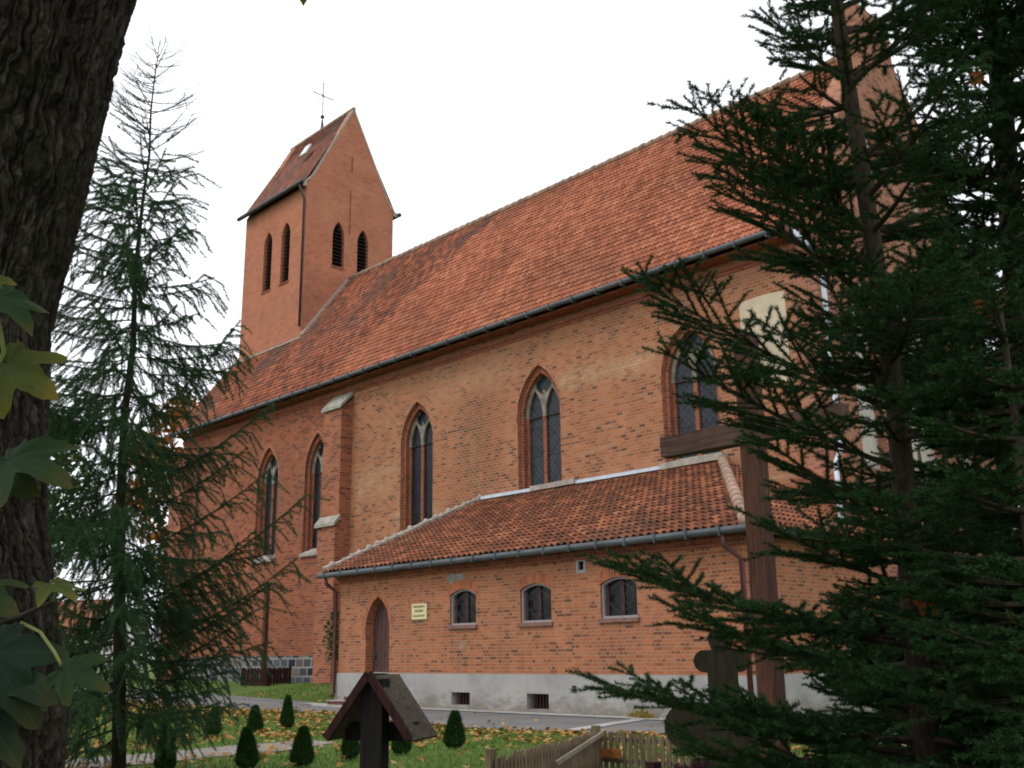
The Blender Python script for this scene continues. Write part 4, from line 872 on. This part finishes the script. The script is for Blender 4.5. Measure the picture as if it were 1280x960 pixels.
# ================================================================ thick maple at the left
def maple():
    P = np.array([(-3.78, 1.0, -.15, .56), (-3.70, .99, .3, .47), (-3.68, 1.01, .8, .41), (-3.66, 1.04, 1.27, .375), (-3.56, .91, 1.89, .335), (-3.43, .83, 2.47, .325), (-3.33, .83, 2.76, .335), (-3.10, .82, 3.43, .35), (-2.80, .86, 4.2, .37), (-2.5, .9, 5.0, .35), (-2.2, .9, 6.2, .30), (-1.9, .7, 8.5, .2)])
    base = (-3.75, 1.0, -.02); t = thing('maple_tree', 'thick furrowed dark maple trunk filling the left edge', 'tree', base)
    th = np.concatenate([np.radians(np.linspace(-120, 100, 640, endpoint=False)), np.radians(np.linspace(100, 240, 60, endpoint=False))]); nth = len(th); zz = np.concatenate([np.linspace(-.15, .6, 30, endpoint=False), np.linspace(.6, 3.9, 720, endpoint=False), np.linspace(3.9, 5.2, 50)]); nz = len(zz)
    cx = np.interp(zz, P[:, 2], P[:, 0]); cy = np.interp(zz, P[:, 2], P[:, 1]); rr = np.interp(zz, P[:, 2], P[:, 3])
    rg = rnd(77)
    def vnoise(nu, nv, seed):          # periodic in theta
        g = rnd(seed).random((nv+2, nu)); u = th/(2*np.pi)*nu; v = (zz-zz[0])/(zz[-1]-zz[0])*nv
        return g, u, v
    def samp(nu, nv, seed, warp):
        g = rnd(seed).random((nv+3, nu)); U = (th/(2*np.pi)*nu)[None, :]+warp*nu; V = ((zz-zz[0])/(zz[-1]-zz[0])*nv)[:, None]+0*U
        i = np.floor(U).astype(int); j = np.clip(np.floor(V).astype(int), 0, nv); fu = U-i; fv = V-j; fu = fu*fu*(3-2*fu); fv = fv*fv*(3-2*fv)
        a = g[j, i % nu]; b = g[j, (i+1) % nu]; c = g[j+1, i % nu]; d = g[j+1, (i+1) % nu]
        return (a*(1-fu)+b*fu)*(1-fv)+(c*(1-fu)+d*fu)*fv
    wp = (samp(14, 30, 1, 0)-.5)*.020+(samp(60, 120, 2, 0)-.5)*.012+(samp(140, 260, 12, 0)-.5)*.004
    n1 = samp(150, 30, 3, wp); n2 = samp(180, 160, 4, wp); n3 = samp(420, 420, 5, wp*.5); n4 = samp(120, 110, 9, wp)
    ridge = np.minimum(np.abs(2*n1-1)*3.6, .45+np.abs(2*n4-1)*4.0); plates = samp(70, 110, 6, wp)
    n5 = samp(230, 60, 14, wp); h = np.clip(ridge, 0, 1)*.50+n2*.26+n3*.26+n5*.24-.16*(plates > .7)
    lump = samp(7, 6, 8, 0)-.5
    R2 = rr[:, None]+.027*(h-.6)+.03*lump
    X = cx[:, None]+R2*np.cos(th)[None, :]; Y = cy[:, None]+R2*np.sin(th)[None, :]; Z = zz[:, None]+0*X
    V = np.stack([X, Y, Z], -1).reshape(-1, 3)-np.array(base)
    me = bpy.data.meshes.new('trunk'); N = nth*nz; me.vertices.add(N); me.vertices.foreach_set('co', V.astype(np.float32).ravel())
    I = np.arange(nz-1)[:, None]*nth; J = np.arange(nth)[None, :]; J2 = (J+1) % nth
    Q = np.stack([I+J, I+J2, I+nth+J2, I+nth+J], -1).reshape(-1, 4).astype(np.int32); nf = len(Q)
    me.loops.add(nf*4); me.loops.foreach_set('vertex_index', Q.ravel()); me.polygons.add(nf); me.polygons.foreach_set('loop_start', np.arange(0, nf*4, 4, dtype=np.int32))
    me.update(calc_edges=True); me.polygons.foreach_set('use_smooth', np.ones(nf, bool))
    at = me.attributes.new('ridge', 'FLOAT', 'POINT'); at.data.foreach_set('value', h.ravel().astype(np.float32))
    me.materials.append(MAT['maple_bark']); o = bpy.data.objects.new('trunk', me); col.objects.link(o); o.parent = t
    # crown above and behind the viewpoint: limbs and leaves (keeps the foreground in shade)
    m = MB(); r2 = random.Random(6); cs = []; rs = []
    m.tube([tuple(p[:3]) for p in P[8:]], [p[3]*.97 for p in P[8:]], 12)
    for i in range(34):
        az = r2.uniform(0, 6.28); rad = r2.uniform(1.5, 6.5); x = -2.0+rad*math.cos(az); y = -.5+rad*math.sin(az); z = 6.2+.45*rad*r2.random()+r2.uniform(0, 3)
        d = Vector((x, y, z))-CAM
        if d.dot(CF) > 0 and d.dot(CU)/d.dot(CF) < .62 and abs(d.dot(CR)/d.dot(CF)) < .9: z += 1.3*max(0, d.dot(CF)); z = min(z, 11.5)
        d = Vector((x, y, z))-CAM
        if d.dot(CF) > 0 and d.dot(CU)/d.dot(CF) < .62: continue
        s0 = path_pt([tuple(p[:3]) for p in P], min(8, 4.8+r2.random()*3)); m.tube([tuple(s0), ((s0[0]+x)/2, (s0[1]+y)/2, (s0[2]+z)/2+.3), (x, y, z)], [.09, .05, .015], 6, False); cs.append((x, y, z)); rs.append(r2.uniform(.9, 1.5))
    m.build('limb', 'larch_bark', t, base, True)
    L = leafcloud(cs, rs, 9000, .17, rnd(8)); d = L.mean(1)-np.array(CAM); f = d@np.array(CF); u_ = d@np.array(CU); L = L[~((f > 0) & (u_/np.maximum(f, 1e-3) < .45))]
    tris('crown', L, 'canopy', t, base, 4)
    return t, base
mpl, mpb = maple()

def maple_leaf(tip, c, nrm, size, mat, seed, curl=.25, parent=None, base=(0, 0, 0), name='leaf'):
    """five-lobed leaf: c = petiole joint, tip = direction of the middle lobe"""
    rg = random.Random(seed); c = Vector(c); a = (Vector(tip)-c).normalized(); n = Vector(nrm); n = (n-a*n.dot(a)).normalized(); b = n.cross(a)
    lobes = [(0, 1.0), (55, .86), (-55, .86), (112, .52), (-112, .52)]; prof = []
    N = 120
    for i in range(N):
        t = -180+360*i/N; r = .20
        for la, lr in lobes:
            dd = abs((t-la+180) % 360-180); wd = 38 if abs(la) < 60 else 34; base_r = lr*max(0, 1-(dd/wd)**1.35)
            r = max(r, base_r+.02*math.sin(t*.55+seed)*(dd < 20))
            for tt, tr in ((la+15, .72*lr), (la-15, .72*lr), (la+8, .88*lr), (la-8, .86*lr)):
                d2 = abs((t-tt+180) % 360-180); r = max(r, tr*max(0, 1-(d2/15)**1.2))
            r = max(r, .52*lr*max(0, 1-(dd/46)**2.6)+.14)
        if abs(t) > 168: r *= .35
        prof.append((math.radians(t), r))
    vs = [c]; uv = [(0, 0)]; fs = []; rings = 5
    for k in range(1, rings+1):
        q = k/rings
        for t, r in prof:
            rr = r*q*size; x = rr*math.cos(t); y = rr*math.sin(t)
            z = -curl*(x*x+y*y)/size*1.1+.06*size*math.sin(3*t+seed)*q*q+.05*size*abs(math.sin(3.2*t))*q+.03*size*math.sin(11*t+seed*2)*q*q
            vs.append(c+a*x+b*y+n*z); uv.append((r*q*math.cos(t), r*q*math.sin(t)))
    for i in range(N): fs.append((0, 1+i, 1+(i+1) % N))
    for k in range(rings-1):
        for i in range(N): j = (i+1) % N; o = 1+k*N; fs.append((o+i, o+N+i, o+N+j, o+j))
    m = MB(); m.v = [tuple(p) for p in vs]; m.f = fs; m.uv = uv
    return m.build(name, mat, parent, base, True)
def W(px, py, d):            # point at picture position (1280x960) and depth d metres: used once to lay out real coordinates
    return CAM+(CF+CR*((px-640)/1283.5)+CU*((480-py)/1283.5))*d
tw_pts = [W(-60, 800, 1.72), W(0, 778, 1.70), W(30, 768, 1.68), W(66, 752, 1.66)]
m = MB(); m.tube(tw_pts, [.006, .005, .0045, .0035], 7); m.build('twig', 'larch_bark', mpl, mpb, True)
m = MB(); m.tube([W(-60, 560, 1.8), W(-20, 500, 1.76), W(5, 440, 1.74), W(-5, 380, 1.74)], [.006, .005, .004, .003], 7); m.build('petiole', 'petiole', mpl, mpb, True); m = MB(); m.tube([W(26, 778, 1.69), W(50, 790, 1.67), W(68, 815, 1.64), W(80, 838, 1.62)], .0028, 6); m.build('petiole', 'petiole', mpl, mpb, True); m = MB(); m.tube([W(66, 752, 1.66), W(70, 742, 1.66), W(66, 730, 1.65)], .0028, 6); m.build('petiole', 'petiole', mpl, mpb, True)
m = MB(); m.tube([(-2.6, .9, 4.6), tuple(W(300, -160, 3.6)), tuple(W(370, -60, 3.6)), tuple(W(378, -22, 3.6))], [.02, .010, .005, .003], 6); m.build('twig', 'larch_bark', mpl, mpb, True)
vw = lambda x, y, z: CR*x+CU*y-CF*z      # vector in view-aligned axes, only for choosing leaf tilt
LV = [((380, 5), (378, -22), 3.6, 3.6, .075, (.3, .1, .9), 'leaf_yellowing', 14), ((85, 500), (10, 455), 1.74, 1.70, .105, (.15, .55, .85), 'leaf_yellowing', 1), ((68, 418), (-5, 370), 1.76, 1.70, .10, (.1, .9, .35), 'leaf_green', 2),
      ((108, 588), (10, 575), 1.74, 1.66, .13, (.1, .75, .6), 'leaf_green', 3), ((60, 610), (-10, 590), 1.78, 1.70, .11, (-.2, .7, .5), 'leaf_green', 13),
      ((145, 852), (82, 838), 1.60, 1.58, .075, (.1, .8, .5), 'leaf_green', 4), ((60, 920), (-12, 815), 1.62, 1.56, .135, (.3, .6, .75), 'leaf_dark', 5),
      ((98, 862), (-5, 842), 1.64, 1.55, .12, (.0, .85, .5), 'leaf_dark', 6), ((45, 765), (-35, 735), 1.72, 1.67, .10, (.0, .9, .4), 'leaf_green', 7),
      ((95, 740), (64, 730), 1.65, 1.62, .062, (.2, .95, .2), 'leaf_yellowing', 8), ((20, 940), (-30, 880), 1.62, 1.58, .12, (.5, .5, .7), 'leaf_dark', 9), ((25, 375), (-20, 352), 1.80, 1.78, .06, (.2, .7, .6), 'leaf_yellowing', 10)]
for (tp, cp, d0, d1, sz, nv, mt, sd_) in LV:
    maple_leaf(W(*tp, d1), W(*cp, d0), vw(nv[0], nv[1], nv[2]), sz, mt, sd_, .3, mpl, mpb)

# ================================================================ crosses and fences
def obox(m, c, ax, ay, az, hx, hy, hz):
    vs = [c+ax*(i*hx)+ay*(j*hy)+az*(k*hz) for k in (-1, 1) for j in (-1, 1) for i in (-1, 1)]
    m.add(vs, [(0, 2, 3, 1), (4, 5, 7, 6), (0, 1, 5, 4), (1, 3, 7, 5), (3, 2, 6, 7), (2, 0, 4, 6)])
# tall plain wooden cross
cb = (-4.9, 7.72, 0); bc = thing('wooden_cross', 'tall plain brown wooden cross rising among the spruce branches', 'cross', cb)
m = MB(); m.prism([(-5.005, 7.64, 0), (-4.835, 7.64, 0), (-4.835, 7.80, 0), (-5.005, 7.80, 0)], (0, 0, 4.2)); m.build('post', 'cross_wood', bc, cb)
m = MB(); m.box(-5.86, -4.0, 7.61, 7.75, 3.205, 3.395); m.build('crossbeam', 'arm_wood', bc, cb)
# low grave cross with a little roof
az = R_(-27); rd = Vector((math.sin(az), math.cos(az), 0)); fd = Vector((rd.y, -rd.x, 0)); up = Vector((0, 0, 1))
gc = Vector((-5.49, 4.03, 1.31)); gb_ = (gc.x, gc.y, gz(gc.x, gc.y))
gr = thing('grave_cross', 'low black wooden grave cross under a small gabled roof', 'cross', gb_)
m = MB(); obox(m, gc+rd*.09-up*.62, fd, rd, up, .074, .055, .66-.05); m.build('post', 'black_wood', gr, gb_)
m = MB(); obox(m, gc+rd*.19-up*.335, fd, rd, up, .245, .028, .058); m.build('crossbeam', 'black_wood', gr, gb_)
hw, hh = .285, .385
def rplank(s, f0, f1, th_, mat, nm):
    m = MB(); a = gc+rd*f0; b = a+fd*(s*hw)-up*hh; nn = (fd*s*hh+up*hw).normalized()
    m.prism([a, b, b+nn*th_, a+nn*th_+fd*(-s*.0)], rd*(f1-f0)); return m.build(nm, mat, gr, gb_)
for s in (-1, 1):
    rplank(s, 0, .40, .022, 'grave_roof', 'roof_board')
    m = MB(); a = gc-rd*.012+up*.026; b = a+fd*(s*(hw+.006))-up*(hh+.008); m.bar(a, b, .024, .05, rd.cross((b-a).normalized())); m.build('verge_board', 'red_wood', gr, gb_)
# carved cross with round-ended arms
ca = R_(-32); cfw = Vector((math.sin(ca), math.cos(ca), 0)); csd = Vector((cfw.y, -cfw.x, 0)); cc_ = Vector((-4.26, 6.10, 0)); cbz = (cc_.x, cc_.y, gz(cc_.x, cc_.y))
cvd = thing('carved_cross', 'dark carved wooden cross with rounded trefoil head beneath the spruce', 'cross', cbz)
def lobed(pts, th_, nm, off=0.):
    m = MB(); m.prism([cc_+csd*u+up*z-cfw*(th_/2-off) for u, z in pts], cfw*th_); return m.build(nm, 'carved_wood', cvd, cbz)
def arcp(cx, cz, r, a0, a1, n=9): return [(cx+r*math.cos(R_(a0+(a1-a0)*i/n)), cz+r*math.sin(R_(a0+(a1-a0)*i/n))) for i in range(n+1)]
lobed([(-.10, 0), (.10, 0), (.10, 1.30)]+arcp(.115, 1.375, .075, -80, 100)+[(.065, 1.45)]+arcp(0, 1.52, .085, -30, 210)+[(-.065, 1.45)]+arcp(-.115, 1.375, .075, 80, 260)+[(-.10, 1.30)], .12, 'post')
lobed([(-.24, .80), (.20, .80)]+arcp(.22, .95, .14, -75, 75)+[(.20, 1.10), (-.24, 1.10)]+arcp(-.26, .95, .15, 100, 260), .09, 'crossbeam', -.02)
# small rosette on the head and shaft
m = MB(); m.tube([cc_+up*1.50-cfw*.075, cc_+up*1.50-cfw*.06], [.04, .05], 12); m.build('rosette', 'carved_wood', cvd, cbz)

def picket_run(mat, t_, bs_, a, b, ztop, wd, pitch, th_, rg, pointed=False, jit=.03):
    a = Vector(a); b = Vector(b); d = b-a; L = d.length; d.normalize(); nn = Vector((d.y, -d.x, 0)); n = int(L/pitch)
    for i in range(n+1):
        p = a+d*(i*pitch); z0 = gz(p.x, p.y); zt = z0+ztop+rg.uniform(-jit, jit*.6); ln = rg.uniform(-.012, .012); w2 = wd/2
        top = [(-w2, zt-.02), (-w2*.5, zt), (w2*.5, zt), (w2, zt-.02)] if not pointed else [(-w2, zt-.04), (0, zt), (w2, zt-.04)]
        pts = [p+d*(-w2)+up*(z0+.02-p.z), p+d*w2+up*(z0+.02-p.z)]+[p+d*(u+ln)+up*(z-p.z) for u, z in top[::-1]]
        m = MB(); m.prism(pts, nn*th_); m.build('picket', mat, t_, bs_)
def fence(label, runs, ztop, wd, pitch, matp, matr, seed, pointed, rails=(.25, .8), group=None):
    rg = random.Random(seed); p0 = runs[0][0]; base = (p0[0], p0[1], gz(p0[0], p0[1])); t = thing('picket_fence', label, 'fence', base, group); seen = set()
    for a, b in runs:
        a = (*a, 0); b = (*b, 0); picket_run(matp, t, base, a, b, ztop, wd, pitch, .018, rg, pointed); d = (Vector(b)-Vector(a)).normalized(); nn = Vector((d.y, -d.x, 0))
        for q in rails:
            A_ = Vector(a)-nn*.022; B_ = Vector(b)-nn*.022; A_.z = gz(A_.x, A_.y)+ztop*q; B_.z = gz(B_.x, B_.y)+ztop*q; r = MB(); r.bar(A_, B_, .03, .05); r.build('rail', matr, t, base)
        for e in (a, b):
            if e in seen: continue
            seen.add(e); ps = MB(); ps.box(e[0]-.04+.05*-nn.x, e[0]+.04+.05*-nn.x, e[1]-.04-.05*nn.y, e[1]+.04-.05*nn.y, -.05, gz(e[0], e[1])+ztop+.06); ps.build('post', matp, t, base)
    return t, base
ft, fb = fence('low weathered grey picket fence with a broken loose rail', [((-7.35, 6.85), (-8.6, 9.72)), ((-8.6, 9.72), (-7.3, 9.82)), ((-7.3, 9.82), (-5.75, 8.95))], .43, .050, .088, 'grey_wood', 'pale_wood', 3, False)
m = MB(); m.bar((-7.78, 8.1, .34), (-8.50, 9.65, .51), .03, .045); m.build('loose_rail', 'pale_wood', ft, fb)
m = MB(); m.box(-8.56, -8.25, 9.66, 9.69, .24, .34); m.build('board', 'orange_wood', ft, fb)
fence('dark red brown picket fence below the tall wooden cross', [((-5.0, 6.3), (-5.75, 8.3)), ((-5.75, 8.3), (-3.9, 8.7)), ((-5.0, 6.3), (-3.6, 6.7))], .50, .05, .085, 'red_wood', 'red_wood', 5, True)
# small enclosure and post beside the church
eb = (-36.5, 21.85, gz(-36.5, 21.85))
t, b = fence('small dark red picket enclosure around a post by the church wall', [((-37.45, 21.35), (-35.55, 21.35)), ((-35.55, 21.35), (-35.55, 22.35)), ((-37.45, 22.35), (-35.55, 22.35)), ((-37.45, 21.35), (-37.45, 22.35))], .62, .09, .14, 'red_wood', 'red_wood', 6, True)
po = thing('wooden_post', 'tall slim brown wooden post rising from the small red enclosure', 'post', (-36.7, 21.85, gz(-36.7, 21.85)))
m = MB(); m.prism([(-36.79, 21.77, .2), (-36.61, 21.77, .2), (-36.61, 21.93, .2), (-36.79, 21.93, .2)], (0, 0, 4.0)); m.build('shaft', 'cross_wood', po, po.location)
m = MB(); m.prism([(-36.82, 21.74, 4.2), (-36.58, 21.74, 4.2), (-36.58, 21.96, 4.2), (-36.82, 21.96, 4.2)], (0, 0, .08)); m.build('cap', 'cross_wood', po, po.location)

# ================================================================ clipped thujas, vine, litter, grass
def thuja():
    rg = rnd(41); n = 5200; zz = rg.random(n)**.8*.5; tt = zz/.5; prof = .135*np.minimum(1, (tt+.12)/.3)*np.clip(1-tt, 0, 1)**.62+.006; a = rg.random(n)*6.28; q = .65+.4*rg.random(n)**.5
    c = np.stack([prof*q*np.cos(a), prof*q*np.sin(a), zz+.01], 1); out = np.stack([np.cos(a), np.sin(a), np.full(n, 1.6)], 1); d = unit(out+rg.normal(size=(n, 3))*.55); s = unit(np.cross(d, rg.normal(size=(n, 3)))); l = .042*(.5+1.0*rg.random((n, 1)))
    V = np.stack([c-s*.007, c+s*.007, c+d*l], 1); m = MB(); m.tube([(0, 0, -.02), (0, 0, .42)], [.012, .004], 6)
    return V, m
tv, tm = thuja(); tme = None
SH = [(-17.3, 9.35, .92, 'clipped cone thuja nearest the larch in the far row'), (-17.5, 10.3, .98, 'middle cone thuja of the three in the far row by the road'), (-17.7, 11.1, 1.06, 'cone thuja at the right end of the far row'),
      (-11.95, 6.95, .95, 'cone thuja by the gravel left of the grave cross, left of a pair'), (-11.6, 7.5, .98, 'cone thuja just left of the small grave cross'), (-11.85, 8.42, .95, 'thuja half hidden behind the post of the grave cross'),
      (-11.9, 9.3, .92, 'thuja half hidden behind the right roof edge of the grave cross'), (-12.0, 10.35, 1.05, 'cone thuja alone on the grass right of the grave cross'), (-12.3, 6.05, .95, 'cone thuja at the bottom under the larch branches')]
proto = None
for i, (x, y, s, lb) in enumerate(SH):
    t = thing('thuja_shrub', lb, 'shrub', (x, y, gz(x, y)), 'small thujas planted in rows'); t.scale = (s*(1.05+.14*math.sin(i*2.3)), s*(1.05+.12*math.cos(i*1.7)), s*(1+.10*math.sin(i*4.1))); t.rotation_euler = (.05*math.sin(i*3.1), .06*math.cos(i*2.2), i*1.3)
    if proto is None:
        proto = (tris('foliage', tv, 'thuja', t), tm.build('stem', 'larch_bark', t, (0, 0, 0)))
    else:
        for c_ in proto: c2 = c_.copy(); col.objects.link(c2); c2.parent = t
rg = rnd(51); vt = thing('climbing_vine', 'dark green climber at the corner of church and annex', 'plant', (-25.6, 17.6, .1))
m = MB(); m.tube([(-25.55, 17.5, .1), (-25.5, 17.45, 1.2), (-25.6, 17.5, 2.6)], [.02, .015, .006], 6); m.build('stem', 'larch_bark', vt, vt.location)
tris('foliage', leafcloud([(-25.55, 17.5, 1.5+.35*i) for i in range(4)], [.3, .36, .34, .2], 500, .10, rg), 'maple_green', vt, vt.location, 4)

def inroad(x, y):
    ny = np.interp(x, [p[0] for p in rn], [p[1] for p in rn]); fy = np.interp(x, [p[0] for p in rf], [p[1] for p in rf]); return (y > ny) & (y < fy+.1)
def inpath(x, y): return (x > -15.0) & (x < -13.7) & (y > 3) & (y < 9.9)
gzv = np.vectorize(gz)
def scatter(n, seed, x0, x1, y0, y1):
    rg = rnd(seed); return rg.uniform(x0, x1, n), rg.uniform(y0, y1, n), rg
# grass
x, y, rg = scatter(150000, 61, -34, -3.5, 2.0, 22.9)
dd = np.hypot(x, y); ok = ~inroad(x, y) & ~inpath(x, y) & ~((x > -25.6) & (y > 16.6)) & (rg.random(len(x)) < np.clip(16/dd, .25, 1)); x, y = x[ok], y[ok]; n = len(x)
c = np.stack([x, y, gzv(x, y)], 1); d = unit(np.stack([rg.normal(size=n)*.45, rg.normal(size=n)*.45, np.ones(n)], 1)); s = unit(np.stack([rg.normal(size=n), rg.normal(size=n), np.zeros(n)], 1)); hgt = .045+.05*rg.random((n, 1)); wd = .006+.0005*np.hypot(x, y)[:, None]
go = tris('grass', np.stack([c-s*wd/2, c+s*wd/2, c+d*hgt], 1), 'grass'); kind(go, 'stuff')
# autumn leaves lying on grass, path edges and road
x, y, rg = scatter(60000, 62, -34, -3.5, 2.0, 20)
ny = np.interp(x, [p[0] for p in rn], [p[1] for p in rn]); dist = ny-y
pr = .06+.55*np.exp(-((dist-1.3)/1.5)**2)+.25*np.exp(-((dist-.2)/.5)**2); pr += .45*np.exp(-((x+16.3)/.9)**2)*(y < 11)+.35*np.exp(-((x+13.0)/.5)**2)*(y < 10.5)
cl = np.sin(x*1.9+np.sin(y*1.3)*2)*np.sin(y*2.3+np.sin(x*.9)*2)*.5+.5; pr *= .45+.9*cl; pr[inroad(x, y)] *= .12; pr[inpath(x, y)] *= .5; pr[(x > -25.6) & (y > 17.1)] = 0
ok = rg.random(len(x)) < pr*.8*np.clip(.25+1.5*(np.sin(x*3.1+y*1.7)*np.sin(y*4.1-x*1.3)*.5+.5), 0, 1.4); x, y = x[ok], y[ok]; n = len(x)
c = np.stack([x, y, gzv(x, y)+.02+.045*rg.random(n)*(~inroad(x, y))+.012], 1); nr = unit(np.stack([rg.normal(size=n)*.35, rg.normal(size=n)*.35, np.ones(n)], 1)); a = unit(np.cross(nr, rg.normal(size=(n, 3)))); b = np.cross(nr, a); sz = .045+.045*rg.random((n, 1))
lo = tris('leaf_litter', np.stack([c-a*sz*.7, c-a*sz*.1-b*sz*.65+nr*sz*.15, c+a*sz*.8, c-a*sz*.1+b*sz*.65+nr*sz*.2], 1), 'litter', nper=4); kind(lo, 'stuff')
# weeds at the foot of the annex wall
wt = thing('weed_plant', 'yellowing weed growing at the foot of the annex plinth', 'plant', (-14.0, 17.1, .1)); rg = rnd(71)
m = MB()
for i in range(5): m.tube([(-14.0+.03*i, 17.1, .1), (-14.15+.09*i, 17.0, .26)], [.004, .002], 4)
m.build('stem', 'petiole', wt, wt.location); tris('foliage', leafcloud([(-14.15, 17.03, .18), (-13.9, 17.05, .2), (-13.7, 17.05, .15)], [.14, .16, .12], 140, .07, rg), 'gold', wt, wt.location, 4)
# brown maple leaves caught in the spruces
for (tp, cp, d0, d1, sz, nv, sd_, lb) in (((1180, 385), (1250, 372), 4.7, 4.72, .21, (.1, .95, .3), 3, 'long curled rust brown leaf caught high in the right spruces'), ((1180, 755), (1145, 740), 4.25, 4.2, .12, (.2, .8, .5), 4, 'rust brown leaf lying on the lower spruce branches'), ((1232, 108), (1222, 92), 5.0, 5.0, .07, (.2, .3, .9), 5, 'orange leaf caught near the top of the tall spruce')):
    c = W(*cp, d0); o = maple_leaf(W(*tp, d1), c, vw(*nv), sz, 'leaf_rust', sd_, .5, None, tuple(c), 'fallen_leaf'); tag(o, lb, 'leaf', 'leaves caught in the spruces')
